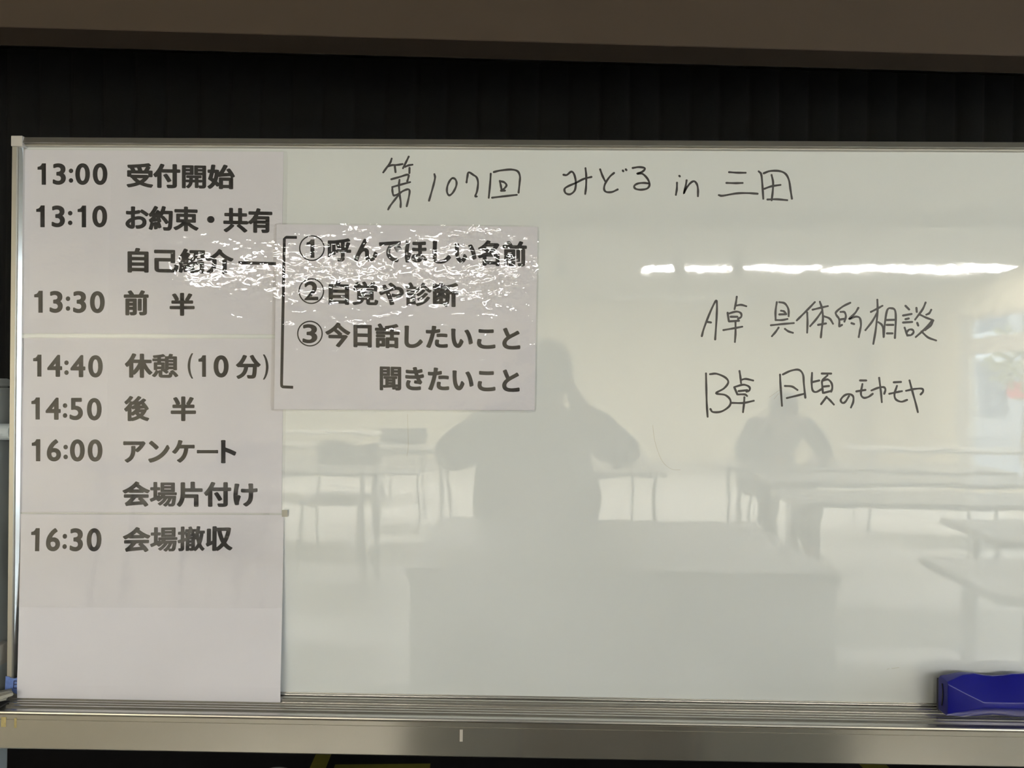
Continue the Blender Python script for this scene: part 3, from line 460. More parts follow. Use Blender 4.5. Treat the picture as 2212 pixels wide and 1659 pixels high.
 '始': [[454,-111,534,-113,553,-108,570,-95,575,-84,575,-72,580,-69,786,-69,789,-72,790,-84,798,-97,811,-106,828,-110,909,-110,926,-106,940,-97,948,-80,948,330,943,343,934,353,1003,392,1012,405,1012,424,972,507,916,603,842,709,818,724,793,727,774,722,714,693,702,684,696,674,696,659,701,649,758,568,768,547,600,536,674,664,747,807,745,830,728,847,634,875,611,872,593,862,584,851,553,779,504,682,460,607,430,567,433,634,427,647,414,658,393,664,353,671,270,670,269,678,292,818,292,836,285,849,272,859,253,864,203,869,161,866,143,856,134,843,110,672,103,669,39,669,22,664,7,654,0,641,0,561,6,547,22,536,39,531,78,531,81,528,58,428,21,301,21,284,32,269,109,212,164,166,134,119,99,75,55,35,4,1,-2,-11,-1,-28,52,-99,80,-110,105,-108,147,-83,191,-48,231,-7,281,55,298,39,327,1,347,-10,368,-13,386,-8,399,0,418,20,419,-86,430,-101],[578,65,575,70,576,224,789,224,788,66],[416,140,354,201,379,276,403,380,441,375,474,383,543,392,820,414,843,414,866,364,864,361,459,360,436,354,425,345,419,332,419,145],[220,311,196,328,194,334,240,528,243,531,264,531,266,528,267,518,250,414,226,318,224,311]],
 '己': [[329,-91,764,-92,807,-89,861,-79,903,-62,943,-31,964,1,985,59,1000,149,999,176,993,187,978,198,943,209,907,226,891,231,876,231,859,226,842,214,836,195,829,130,818,84,808,66,793,55,770,50,324,50,282,56,275,70,273,343,276,348,701,348,706,345,706,314,711,303,724,292,734,288,747,285,834,286,853,291,867,301,873,316,873,784,868,798,855,808,832,815,136,815,116,809,101,797,96,784,96,697,107,682,134,671,701,671,706,668,706,493,703,488,149,488,126,481,111,466,108,457,108,76,111,43,119,5,138,-28,165,-53,184,-64,216,-76,255,-85]],
 '後': [[167,-116,253,-117,270,-112,286,-102,309,-114,334,-116,414,-95,495,-68,547,-47,636,-3,749,-60,861,-99,920,-114,932,-115,951,-110,967,-99,1016,-26,1016,-9,1008,3,982,16,916,32,851,53,767,91,812,136,856,191,895,255,912,291,914,306,987,349,1000,368,999,382,987,405,928,491,837,599,824,612,805,622,885,689,889,699,889,711,878,729,805,770,789,775,774,775,746,764,634,671,620,667,572,667,572,670,671,770,687,789,692,801,692,811,687,822,672,835,601,866,572,871,555,866,543,858,479,782,416,719,347,663,322,654,278,669,247,665,336,775,355,804,356,818,350,832,331,845,264,870,239,873,222,868,208,859,162,797,116,744,59,692,6,649,0,634,0,622,5,611,48,555,61,546,78,542,101,544,122,555,170,594,216,637,219,636,181,574,123,499,58,430,-3,377,-10,364,-10,349,-4,336,34,280,51,265,72,258,84,258,105,265,131,282,131,-89,142,-105],[295,19,292,24,293,124,320,103,336,98,351,98,380,109,451,157,509,95,480,78,418,53,351,32],[636,176,586,226,687,226,685,220,653,188],[293,232,293,406,309,364,322,353,332,349,357,346,393,354,444,357,444,353,403,312,372,285,326,251],[641,354,640,359,651,373,803,383,818,382,832,359,830,356,799,354],[299,470,297,472,339,533,368,525,409,531,422,530,347,488],[632,501,693,542,724,507,722,504,699,502]],
 '憩': [[375,-93,666,-94,711,-83,730,-72,747,-58,762,-36,776,1,786,56,807,37,833,7,873,-49,893,-62,918,-62,926,-60,993,-18,1004,-3,1003,6,985,36,928,104,849,179,814,208,793,219,761,216,694,172,688,159,692,145,724,116,695,127,672,126,656,118,649,105,644,51,634,26,407,25,400,30,401,168,432,152,468,126,530,74,561,71,582,81,628,125,635,136,635,147,629,157,578,205,609,206,625,214,635,228,636,247,639,250,807,250,817,224,828,215,839,212,928,213,945,221,954,234,954,749,945,762,928,771,778,771,778,776,800,830,795,845,782,856,701,871,666,868,654,859,649,850,629,786,620,771,514,769,512,780,505,792,453,844,434,852,409,852,339,833,247,817,64,796,47,787,38,774,38,761,57,711,63,701,74,692,109,690,205,698,208,695,208,678,203,673,49,673,39,670,27,661,21,649,21,584,26,574,38,564,47,561,205,560,208,557,208,530,203,525,97,525,80,517,71,503,71,228,80,215,95,207,152,205,140,193,112,132,79,78,54,47,10,5,5,-5,5,-16,17,-32,81,-70,93,-73,122,-70,162,-32,195,9,253,108,256,-5,261,-24,273,-49,292,-68,320,-83,345,-89],[249,180,187,205,204,220,208,230,210,247,354,247,338,224,340,207,278,206,264,198,253,181],[493,259,487,264,490,274,489,504,480,517,464,525,351,525,348,530,348,557,351,560,491,560,496,557,496,264],[211,356,208,361,208,409,211,414,349,415,354,411,354,361,351,356],[639,363,635,368,636,391,639,394,805,394,810,391,810,366,807,363],[639,498,635,503,636,524,639,527,805,527,810,524,810,501,807,498],[639,631,635,636,636,655,639,658,805,658,810,655,810,634,807,631],[351,673,348,678,349,718,496,751,494,674]],
 '撤': [[640,-105,666,-106,686,-94,737,-43,793,28,850,-53,889,-94,903,-101,928,-102,945,-94,997,-26,998,-18,993,-7,952,32,913,84,892,120,867,174,895,259,921,361,939,468,952,572,955,575,980,578,992,586,997,597,998,666,993,678,981,689,972,692,808,693,829,834,827,845,818,855,801,864,718,873,699,865,690,851,681,770,676,759,549,761,514,849,495,862,472,862,409,849,394,839,387,824,406,761,299,760,288,757,277,749,271,736,273,664,253,663,250,668,250,839,245,851,233,861,224,864,143,865,132,862,121,853,115,841,114,664,36,662,21,653,13,639,13,568,21,553,39,544,109,544,115,539,114,362,18,333,6,324,0,311,0,299,17,234,28,219,45,211,66,210,109,224,114,222,114,18,109,15,55,14,46,11,34,1,29,-18,51,-89,63,-99,72,-102,132,-102,170,-98,207,-85,222,-75,237,-57,250,-18,250,268,255,272,299,287,302,282,302,-74,308,-89,328,-100,411,-99,431,-86,435,-76,436,-54,446,-84,466,-97,551,-96,576,-91,607,-78,626,-98],[436,13,436,82,505,82,505,16,451,17],[643,51,642,345,645,348,680,348,685,343,694,297,725,182,687,107,649,55],[439,188,435,193,436,216,439,219,501,219,506,216,506,191,503,188],[439,321,435,326,436,349,439,352,501,352,506,349,506,324,503,321],[253,403,250,407,250,541,253,544,280,544,283,541,275,522,294,466,305,447,302,418],[797,438,794,441,790,466,778,564,784,575,811,575,814,566],[459,461,461,464,541,475,548,464,543,460],[639,573,602,643,603,648,653,648,658,645,645,589],[470,575,469,580,484,602,496,580,493,577],[341,611,338,647,359,648,360,641]],
 '断': [[538,-116,566,-114,589,-100,620,-30,639,24,656,89,673,189,681,282,683,395,689,400,736,400,741,397,742,-89,748,-99,759,-108,782,-115,861,-114,882,-108,897,-93,900,-84,900,397,905,400,966,400,984,406,998,416,1004,428,1004,511,993,527,966,537,686,538,683,543,684,661,691,666,866,713,976,755,989,763,997,774,1000,782,997,799,981,818,935,859,918,870,899,875,870,870,801,840,726,815,566,774,547,785,474,806,451,804,430,794,427,849,411,864,391,871,316,871,289,860,277,843,276,792,243,804,230,804,197,794,194,797,193,811,186,823,172,833,155,837,78,837,59,832,46,822,40,807,40,20,42,11,57,-4,78,-10,451,-11,454,-14,448,-28,448,-47,454,-59,514,-106],[197,123,194,126,195,142,216,149,228,156,276,208,276,124],[432,123,429,128,430,246,453,223,474,217,486,217,514,226,512,195,499,126,493,123],[195,350,195,440,247,441,247,436,227,397,199,353],[522,370,469,430,463,441,524,440,525,374],[497,573,496,578,524,633,525,576,522,573]],
 '日': [[167,-101,255,-102,275,-97,289,-87,295,-76,296,-41,301,-38,703,-38,708,-41,708,-70,713,-80,726,-91,736,-95,749,-98,836,-98,855,-92,870,-81,875,-68,875,776,870,789,864,795,853,801,834,806,172,806,151,800,136,789,131,776,131,-72,141,-90],[299,104,296,109,297,318,707,317,707,105],[299,459,296,464,297,664,707,663,707,459]],
 '有': [[246,-111,334,-112,355,-106,368,-95,373,-82,373,80,378,85,703,84,704,32,701,27,574,29,553,22,540,11,536,1,536,-11,547,-39,561,-84,570,-98,589,-108,601,-110,703,-110,770,-104,816,-89,848,-61,862,-32,867,7,867,528,861,541,847,553,826,558,411,558,407,561,428,603,432,606,943,606,955,609,974,619,983,634,983,716,974,731,961,739,943,744,491,744,488,747,510,814,510,828,504,841,482,854,403,873,386,873,366,867,351,855,320,761,311,744,57,744,39,738,25,728,19,716,19,634,25,622,36,613,59,606,243,606,248,603,191,511,156,466,91,395,7,327,-2,309,-2,297,3,286,48,230,64,218,82,213,95,213,116,219,210,293,211,-84,221,-101],[376,217,373,222,373,253,376,256,699,256,704,253,704,222,701,217],[376,386,373,391,373,420,376,423,699,423,704,420,704,391,701,386]],
 '束': [[452,-111,543,-112,564,-106,577,-95,581,-82,582,110,589,107,671,43,728,5,834,-54,895,-79,918,-81,945,-70,981,-24,1004,-1,1008,9,1008,24,997,41,895,84,830,117,736,178,673,230,678,233,864,233,884,240,897,251,902,264,902,557,897,570,882,582,864,587,586,587,581,593,581,624,584,629,930,629,949,634,965,645,971,659,971,739,965,751,953,760,930,767,584,767,581,772,581,845,572,860,559,868,543,873,457,873,434,866,423,857,417,847,417,772,414,767,72,767,51,761,36,749,31,736,31,657,38,645,53,634,72,629,414,629,417,624,417,593,411,587,141,587,122,582,107,570,102,557,102,264,107,251,120,240,141,233,322,233,327,230,254,170,166,113,102,80,7,39,-4,24,-2,3,59,-68,86,-79,111,-76,170,-52,266,1,327,41,416,108,417,-84,427,-101],[264,367,260,372,262,453,416,453,415,368],[584,367,581,372,583,453,736,453,736,368]],
 '片': [[88,-114,114,-112,132,-102,166,-64,197,-18,245,78,270,155,286,230,291,233,624,232,625,-82,628,-91,643,-106,666,-113,755,-112,776,-106,789,-95,794,-82,794,347,785,364,772,372,753,377,305,377,300,380,302,466,305,471,905,471,926,477,941,488,946,501,946,586,940,599,925,609,905,615,666,616,664,845,658,857,647,866,626,873,536,873,516,866,503,855,498,843,498,620,493,615,303,616,302,818,297,831,282,842,264,848,176,848,155,842,140,830,135,818,135,407,123,274,114,226,95,159,72,103,45,55,1,-2,-4,-14,-4,-30,2,-43,30,-67,61,-102]],
 '約': [[673,-107,774,-108,809,-104,847,-93,879,-74,897,-56,920,-18,933,24,942,72,954,199,967,453,970,661,959,677,932,687,653,689,689,816,687,836,679,847,657,858,584,873,566,873,545,866,533,857,528,848,504,757,466,658,386,710,368,715,345,712,321,697,257,598,251,591,241,590,352,761,374,803,375,816,370,829,357,839,286,870,268,875,239,870,219,855,154,734,84,632,49,588,31,570,7,556,-1,543,-1,526,21,459,32,445,43,438,61,433,76,433,128,446,135,443,112,416,57,360,39,346,13,334,3,320,3,303,30,228,38,218,62,205,39,99,12,11,-4,-26,-4,-43,3,-54,16,-63,86,-89,111,-92,132,-85,145,-74,158,-45,197,83,200,80,204,51,213,-41,224,-56,251,-67,270,-67,330,-51,354,-41,364,-24,364,15,371,-1,380,-9,391,-16,409,-21,439,-16,489,3,506,14,514,28,514,47,483,147,454,222,495,240,506,257,506,278,489,339,467,401,470,405,486,402,567,311,629,230,661,175,676,163,699,156,726,161,787,203,785,164,775,89,768,59,757,33,699,31,605,35,578,24,567,9,567,-7,581,-34,590,-74,598,-91,611,-100,630,-106],[191,213,155,221,150,224,153,227,343,258,349,257,352,249,349,243,318,230,293,237,278,237],[791,264,761,308,723,357,636,452,616,470,599,479,576,481,557,478,594,549,803,549,804,499,798,343,794,268],[282,383,282,386,296,403,303,407,309,386]],
 '紹': [[458,-111,543,-113,555,-110,577,-97,583,-86,584,-72,589,-69,774,-69,778,-83,786,-96,799,-104,816,-108,903,-108,924,-102,937,-91,942,-78,942,328,935,343,920,354,901,358,533,359,591,404,643,459,651,445,667,389,680,378,701,371,718,369,839,371,889,388,919,414,935,443,946,480,962,616,971,791,966,804,953,814,930,821,436,821,414,814,402,805,396,793,396,718,405,702,418,694,434,690,555,690,560,686,537,601,512,551,474,503,441,476,407,458,397,476,389,485,378,491,349,496,348,499,429,626,435,641,435,655,420,674,351,716,332,721,299,716,343,805,343,822,334,835,316,847,249,874,236,877,214,874,203,870,190,859,137,745,83,651,33,580,-2,551,-6,541,-6,520,15,459,24,446,36,438,53,433,70,433,111,444,116,441,70,383,34,348,9,333,-1,318,-1,301,21,234,27,224,42,211,19,68,-8,-28,-8,-41,-4,-51,18,-66,80,-89,103,-92,124,-85,135,-76,141,-66,172,44,180,-36,191,-52,218,-62,236,-62,307,-45,324,-32,329,-22,330,-5,353,-10,370,-10,422,5,424,-86,434,-101],[586,65,583,70,585,222,776,222,776,66],[420,195,413,211,420,216,423,209,422,195],[164,217,143,222,142,224,151,227,295,250,309,252,312,249,272,230,239,231,172,216],[257,376,270,392,274,379],[726,503,691,506,674,504,671,507,691,553,708,603,725,686,730,690,803,689,806,680,800,597,792,534,785,507,778,502]],
 '聞': [[77,-105,172,-106,192,-95,198,-82,199,37,209,5,221,-5,230,-8,568,14,571,9,571,-45,582,-62,597,-69,682,-69,703,-60,709,-80,717,-93,726,-99,749,-104,841,-102,870,-97,901,-87,933,-59,947,-30,952,1,952,797,943,815,924,823,536,823,518,815,508,799,508,482,515,468,526,459,536,456,801,456,806,453,805,132,786,139,722,135,711,139,711,341,716,344,761,344,781,357,785,368,785,426,779,439,768,447,757,450,239,450,222,442,213,428,213,368,219,355,230,347,239,344,284,344,287,341,287,111,276,106,222,104,199,92,198,453,203,456,461,456,472,459,483,468,490,482,489,799,480,815,461,823,82,823,72,820,60,811,54,797,54,-80,60,-95],[743,21,716,24,718,27,786,31,803,39,806,36,806,24,803,21],[428,117,425,124,430,127,546,126,543,123],[428,225,425,234,430,238,566,238,571,232,570,226,566,225],[428,336,425,341,430,344,566,344,571,341,566,335],[201,563,198,568,198,586,201,589,343,590,348,586,348,566,345,563],[653,563,650,568,650,586,653,589,801,590,806,586,806,566,803,563],[201,692,198,697,198,716,201,719,343,719,348,716,348,695,345,692],[653,692,650,697,650,716,653,719,801,719,806,716,806,695,803,692]],
 '自': [[154,-114,243,-115,261,-110,279,-97,283,-86,284,-61,289,-58,726,-58,731,-61,731,-80,738,-93,751,-103,770,-108,857,-108,876,-103,890,-93,896,-78,896,705,886,723,874,731,855,735,557,736,555,741,585,822,585,834,580,845,566,858,545,864,451,875,430,869,415,857,385,749,378,736,157,735,139,730,125,720,119,705,119,-84,128,-102],[286,79,283,84,283,155,286,160,726,160,731,157,731,84,728,79],[286,298,283,303,283,372,286,377,726,377,731,374,731,303,728,298],[286,515,283,520,283,593,286,598,726,598,731,595,731,520,728,515]],
 '覚': [[69,-105,97,-106,149,-98,245,-76,303,-56,351,-31,391,0,418,32,447,86,454,107,459,110,532,109,533,1,540,-34,551,-56,570,-75,591,-87,609,-93,678,-100,889,-98,914,-91,930,-83,960,-55,974,-28,983,1,991,78,985,89,974,97,934,111,903,126,878,126,859,114,852,93,850,45,843,20,684,19,679,22,681,109,791,111,807,119,816,132,818,467,841,454,932,454,949,463,958,476,958,680,954,693,941,703,932,706,826,706,821,709,885,795,887,809,878,823,870,828,791,856,766,856,757,853,741,839,693,763,651,709,645,706,586,708,568,749,535,807,506,849,491,861,482,864,457,864,395,841,381,832,374,820,378,803,418,739,432,711,430,706,347,707,327,743,290,791,244,841,228,849,195,847,134,818,123,809,117,797,121,782,156,743,181,707,78,706,69,703,57,693,52,680,53,476,61,463,80,454,166,454,180,461,191,471,192,132,201,119,218,111,297,110,300,107,290,91,270,72,247,57,211,42,155,27,39,10,22,2,11,-14,11,-22,35,-59,51,-93],[336,211,334,214,334,230,339,233,670,233,675,228,675,214,670,210],[336,331,334,334,334,349,339,352,670,352,675,347,675,334,670,331],[336,450,334,453,334,468,339,471,670,471,675,466,675,453,670,450],[193,554,192,589,197,592,809,592,815,586,814,558,799,568,789,571,220,571,209,568]],
 '診': [[448,-103,474,-104,486,-101,555,-79,616,-54,693,-14,752,24,803,65,875,139,899,170,935,228,942,245,936,258,922,270,868,295,839,298,828,295,816,285,782,232,746,186,705,148,659,113,611,84,539,49,470,24,409,7,406,11,406,272,397,290,378,298,74,298,57,291,51,284,46,272,46,-66,53,-81,72,-92,153,-92,162,-89,174,-78,179,-68,179,-47,182,-44,378,-44,395,-38,402,-43,416,-64,431,-93],[182,69,179,74,180,184,269,184,270,70],[506,114,534,113,580,136,656,184,724,238,779,291,828,348,858,393,858,401,852,411,841,420,776,447,751,448,743,445,731,436,679,368,622,315,543,259,449,208,440,193,444,178,486,127],[479,301,505,300,516,303,583,347,647,398,692,441,753,513,769,539,762,555,748,566,691,589,661,589,653,587,640,576,603,529,547,475,499,438,424,392,415,376,419,359,444,336,465,309],[71,324,374,324,389,331,397,345,397,409,389,423,372,431,72,431,54,420,48,405,49,345,57,331],[415,449,439,448,449,451,526,506,595,569,674,662,730,600,803,529,867,478,903,455,932,452,949,460,981,503,1003,525,1008,541,998,557,930,598,884,633,796,718,747,780,760,822,754,834,741,845,674,867,649,867,632,858,587,772,545,711,517,676,468,627,428,595,431,609,431,670,425,684,405,696,309,697,316,711,316,720,295,764,260,824,230,862,216,869,195,869,130,835,121,826,117,816,119,803,160,734,177,697,36,696,26,693,15,684,8,672,8,607,14,596,26,586,36,583,414,584,380,561,72,562,56,553,48,539,48,476,53,466,66,455,76,452,370,452,393,463]],
 '話': [[467,-111,547,-113,559,-110,581,-97,587,-86,588,-76,593,-73,786,-73,799,-96,811,-104,830,-108,909,-108,936,-97,947,-82,947,301,936,316,909,327,774,327,769,332,770,426,964,427,991,439,1002,455,1002,536,996,549,982,559,961,565,774,565,769,568,770,699,851,719,930,744,945,754,951,766,952,780,947,791,898,851,882,862,866,867,851,867,782,844,686,821,601,804,434,779,411,768,401,753,400,736,410,705,339,704,334,705,333,724,312,766,285,811,250,861,228,874,203,877,186,872,130,843,117,832,111,820,113,801,154,734,167,705,36,704,9,693,-1,678,-1,601,4,591,16,582,39,575,414,575,434,582,450,597,453,652,480,652,597,669,610,668,610,570,607,565,432,565,409,559,378,571,78,571,49,560,38,543,38,470,49,455,76,444,378,444,393,447,409,434,430,427,609,426,609,328,470,327,443,316,432,301,431,-84,442,-101],[73,-99,151,-100,170,-95,187,-82,192,-72,192,-55,195,-52,386,-52,405,-46,419,-36,425,-22,425,276,416,294,403,301,384,306,78,306,59,301,44,291,38,276,38,-72,48,-89],[591,63,588,68,589,191,789,190,788,64],[195,77,192,82,193,176,269,176,270,78],[73,316,378,315,391,317,409,327,418,341,418,414,412,424,401,433,378,440,78,440,66,437,47,427,38,414,38,343,48,326]],
 '開': [[77,-105,172,-106,189,-98,197,-85,199,154,209,144,224,138,311,138,316,134,306,97,281,51,246,11,211,-15,204,-28,205,-35,214,-48,261,-92,276,-99,301,-100,310,-97,345,-71,383,-30,402,-5,428,44,443,82,456,134,461,138,526,138,531,134,531,-61,538,-74,549,-83,559,-85,641,-85,651,-83,662,-74,668,-64,670,-31,679,-51,688,-89,700,-99,709,-102,772,-104,861,-98,897,-87,927,-66,945,-34,952,5,952,797,943,815,924,823,536,823,518,815,508,799,508,459,513,447,526,436,536,433,805,432,805,229,793,243,778,250,674,250,669,253,670,309,757,311,773,318,781,328,783,336,783,401,774,415,755,423,239,422,223,414,215,399,215,336,217,328,225,318,241,311,324,309,325,253,320,250,224,250,209,243,199,234,199,434,464,436,479,443,487,453,490,461,489,801,480,815,461,823,82,823,72,820,60,811,54,797,54,-80,60,-95],[670,15,670,136,778,138,793,145,805,158,805,22,691,23],[464,250,460,255,462,309,530,309,530,251],[653,542,650,547,650,576,653,579,801,579,806,576,806,547,803,542],[201,544,198,549,198,576,201,579,343,579,348,576,348,547,345,544],[201,684,198,689,198,711,201,714,343,715,348,711,348,686,345,684],[653,684,650,689,650,711,653,714,801,715,806,711,806,686,803,684]],
}
# where each printed character sits: sheet, line, glyph, origin x z, u vector, v vector (mm on the board)
PRINT = [
 (1,'13:00 time','I1',-793.01,1534.1,55.03,0.33,-0.49,49.61),
 (1,'13:00 time','I3',-769.91,1535.57,51.27,0.31,-0.46,46.76),
 (1,'13:00 time','I:',-742.63,1539.04,40.44,0.24,-0.45,44.79),
 (1,'13:00 time','I0',-731.15,1535.63,47.76,0.29,-0.47,47.04),
 (1,'13:00 time','I0',-702.55,1535.68,47.72,0.29,-0.47,47.25),
 (1,'13:00','受',-647.87,1535.16,44.15,-0.54,-0.4,40.21),
 (1,'13:00','付',-603.72,1534.62,44.1,-0.54,-0.4,40.18),
 (1,'13:00','開',-559.63,1534.08,44.04,-0.54,-0.4,40.16),
 (1,'13:00','始',-515.58,1533.54,43.99,-0.54,-0.4,40.14),
 (1,'13:10 time','I1',-794.53,1465.25,55.87,0.39,-0.5,50.47),
 (1,'13:10 time','I3',-771.07,1466.81,52.05,0.36,-0.47,47.32),
 (1,'13:10 time','I:',-743.37,1470.38,41.06,0.28,-0.45,45.08),
 (1,'13:10 time','I1',-726.78,1465.54,55.77,0.39,-0.5,50.36),
 (1,'13:10 time','I0',-702.68,1467.1,48.45,0.34,-0.47,47.22),
 (1,'13:10','お',-650.98,1466.46,40.46,-0.62,-0.4,40.52),
 (1,'13:10','約',-610.52,1465.84,40.42,-0.62,-0.41,40.49),
 (1,'13:10','束',-570.1,1465.22,40.37,-0.62,-0.41,40.47),
 (1,'13:10','・',-529.73,1464.6,40.33,-0.62,-0.41,40.45),
 (1,'13:10','共',-489.4,1463.98,40.29,-0.62,-0.41,40.43),
 (1,'13:10','有',-449.11,1463.36,40.24,-0.62,-0.41,40.41),
 (1,'intro','自',-649.79,1397.64,44.33,-0.34,-0.41,40.57),
 (1,'intro','己',-605.45,1397.3,44.28,-0.34,-0.41,40.55),
 (1,'intro','紹',-561.17,1396.95,44.23,-0.34,-0.41,40.52),
 (1,'intro','介',-516.94,1396.61,44.18,-0.34,-0.41,40.5),
 (1,'13:30 time','I1',-796.41,1326.55,55.55,0.49,-0.5,50.91),
 (1,'13:30 time','I3',-773.08,1328.04,51.76,0.45,-0.47,47.78),
 (1,'13:30 time','I:',-745.55,1331.57,40.82,0.36,-0.45,45.57),
 (1,'13:30 time','I3',-734.64,1328.11,51.7,0.45,-0.48,47.79),
 (1,'13:30 time','I0',-705.09,1328.15,48.17,0.42,-0.48,47.8),
 (1,'13:30','前',-650.29,1328,41.29,0.36,-0.41,41.21),
 (1,'13:30 b','半',-575.48,1327.65,41.41,0.36,-0.38,37.8),
 (2,'14:40 time','I1',-797.13,1223.02,54.83,0.56,-0.5,50.91),
 (2,'14:40 time','I4',-773.12,1223.94,47.29,0.48,-0.48,48.51),
 (2,'14:40 time','I:',-746.92,1227.69,40.29,0.41,-0.46,45.91),
 (2,'14:40 time','I4',-735.18,1223.76,47.25,0.48,-0.48,48.76),
 (2,'14:40 time','I0',-706.99,1224.01,47.55,0.48,-0.48,48.39),
 (2,'14:40','休',-646.22,1227.4,43.09,-0.21,-0.4,40.41),
 (2,'14:40','憩',-603.12,1227.19,43.04,-0.21,-0.4,40.39),
 (2,'paren','I(',-546.47,1232.64,32.54,0.33,-0.44,43.58),
 (2,'ten','I1',-527.24,1225.39,49.07,0.5,-0.5,49.77),
 (2,'ten','I0',-502.56,1226.02,48.86,0.5,-0.48,48.19),
 (2,'minutes','分',-466.34,1227.24,40.1,0.41,-0.4,40.01),
 (2,'paren end','I)',-422.45,1232.3,32.98,0.33,-0.44,43.11),
 (2,'14:50 time','I1',-799.32,1153.38,55.34,0.61,-0.51,51.13),
 (2,'14:50 time','I4',-775.08,1154.33,47.74,0.53,-0.48,48.75),
 (2,'14:50 time','I:',-748.64,1158.12,40.67,0.45,-0.46,46.15),
 (2,'14:50 time','I5',-737.84,1154.59,49.03,0.54,-0.49,49.15),
 (2,'14:50 time','I0',-708.33,1154.46,47.99,0.53,-0.48,48.68),
 (2,'14:50','後',-647.15,1157.24,39.78,0.44,-0.41,41.17),
 (2,'14:50 b','半',-572.04,1157.76,41.95,0.46,-0.41,40.61),
 (2,'16:00 time','I1',-797.97,1085.71,55.67,0.67,-0.51,51.14),
 (2,'16:00 time','I6',-774.04,1087.33,48.36,0.58,-0.48,48.22),
 (2,'16:00 time','I:',-746.99,1091.01,40.91,0.49,-0.46,45.92),
 (2,'16:00 time','I0',-735.39,1087.57,48.31,0.58,-0.48,48.18),
 (2,'16:00 time','I0',-706.45,1087.75,48.28,0.58,-0.48,48.27),
 (2,'16:00','ア',-651.76,1088.19,40.82,0.49,-0.42,41.81),
 (2,'16:00','ン',-611.53,1087.96,40.21,0.48,-0.43,43.23),
 (2,'16:00','ケ',-569.67,1089.11,39.38,0.47,-0.41,40.84),
 (2,'16:00','ー',-531.41,1089.38,40.53,0.49,-0.39,39.12),
 (2,'16:00','ト',-500.98,1088.66,41.06,0.49,-0.43,43.21),
 (2,'cleanup','会',-648.82,1018.84,44.36,0.39,-0.41,41.32),
 (2,'cleanup','場',-604.46,1019.24,44.31,0.39,-0.41,41.29),
 (2,'cleanup','片',-560.15,1019.63,44.25,0.39,-0.41,41.27),
 (2,'cleanup','付',-515.89,1020.02,44.2,0.39,-0.41,41.24),
 (2,'cleanup','け',-471.69,1020.41,44.15,0.39,-0.42,41.22),
 (3,'16:30 time','I1',-795.99,940.6,55.33,0.77,-0.53,52.99),
 (3,'16:30 time','I6',-772.21,942.39,48.07,0.67,-0.5,49.91),
 (3,'16:30 time','I:',-745.33,946.31,40.66,0.56,-0.47,47.48),
 (3,'16:30 time','I3',-734.47,942.79,51.5,0.72,-0.5,49.8),
 (3,'16:30 time','I0',-705.03,943.1,47.98,0.67,-0.5,49.83),
 (3,'16:30','会',-646.27,945.34,44.51,1.33,-0.41,40.78),
 (3,'16:30','場',-601.76,946.67,44.46,1.33,-0.41,40.75),
 (3,'16:30','撤',-557.3,948,44.41,1.33,-0.41,40.73),
 (3,'16:30','収',-512.89,949.32,44.36,1.32,-0.41,40.7),
 (4,'first','呼',-319.88,1416.99,39.18,0.3,-0.39,38.63),
 (4,'first','ん',-277.49,1416.56,40.03,-0.76,-0.42,41.43),
 (4,'first','で',-237.46,1415.8,39.99,-0.76,-0.42,41.4),
 (4,'first','ほ',-197.47,1415.04,39.94,-0.76,-0.42,41.38),
 (4,'first','し',-157.53,1414.28,39.9,-0.76,-0.42,41.36),
 (4,'first','い',-117.63,1413.52,39.86,-0.76,-0.42,41.34),
 (4,'first','名',-77.77,1412.76,39.82,-0.76,-0.42,41.32),
 (4,'first','前',-37.95,1412.01,39.77,-0.76,-0.43,41.29),
 (4,'second','自',-321.56,1347.86,42.85,-0.42,-0.4,39.13),
 (4,'second','覚',-278.71,1347.44,42.8,-0.42,-0.4,39.11),
 (4,'second','や',-235.9,1347.02,42.76,-0.42,-0.4,39.09),
 (4,'second','診',-193.15,1346.59,42.71,-0.42,-0.4,39.06),
 (4,'second','断',-150.44,1346.17,42.66,-0.42,-0.4,39.04),
 (4,'third','今',-320.76,1280.04,39.85,-0.46,-0.41,39.99),
 (4,'third','日',-280.91,1279.58,39.81,-0.46,-0.41,39.97),
 (4,'third','話',-241.1,1279.12,39.77,-0.46,-0.41,39.95),
 (4,'third','し',-201.33,1278.65,39.73,-0.46,-0.41,39.93),
 (4,'third','た',-161.61,1278.2,39.68,-0.46,-0.41,39.91),
 (4,'third','い',-121.92,1277.74,39.64,-0.46,-0.41,39.89),
 (4,'third','こ',-82.28,1277.28,39.6,-0.46,-0.41,39.86),
 (4,'third','と',-42.68,1276.82,39.56,-0.46,-0.41,39.84),
 (4,'fourth','聞',-234.77,1211.24,38.63,-0.45,-0.42,41.12),
 (4,'fourth','き',-196.14,1210.79,38.59,-0.45,-0.42,41.1),
 (4,'fourth','た',-157.56,1210.34,38.55,-0.45,-0.42,41.08),
 (4,'fourth','い',-119.01,1209.89,38.51,-0.45,-0.42,41.06),
 (4,'fourth','こ',-80.5,1209.43,38.47,-0.45,-0.42,41.04),
 (4,'fourth','と',-42.04,1208.98,38.43,-0.45,-0.42,41.01),
 (4,'first','I1',-352.93,1418.4,51.92,0.39,-0.43,42.37),
 (4,'second','I2',-356.05,1351.12,46.3,0.39,-0.42,41.65),
 (4,'third','I3',-359.96,1282.35,57.39,0.54,-0.42,41.18),
]
RINGS = [('first', -344.25, 1434.03, 20.76), ('second', -344.51, 1364.98, 20.76), ('third', -346.05, 1296.66, 20.76)]
DASH = [[-464.22, 1412.88], [-401.52, 1411.57], [-401.47, 1406.49], [-464.17, 1407.65]]
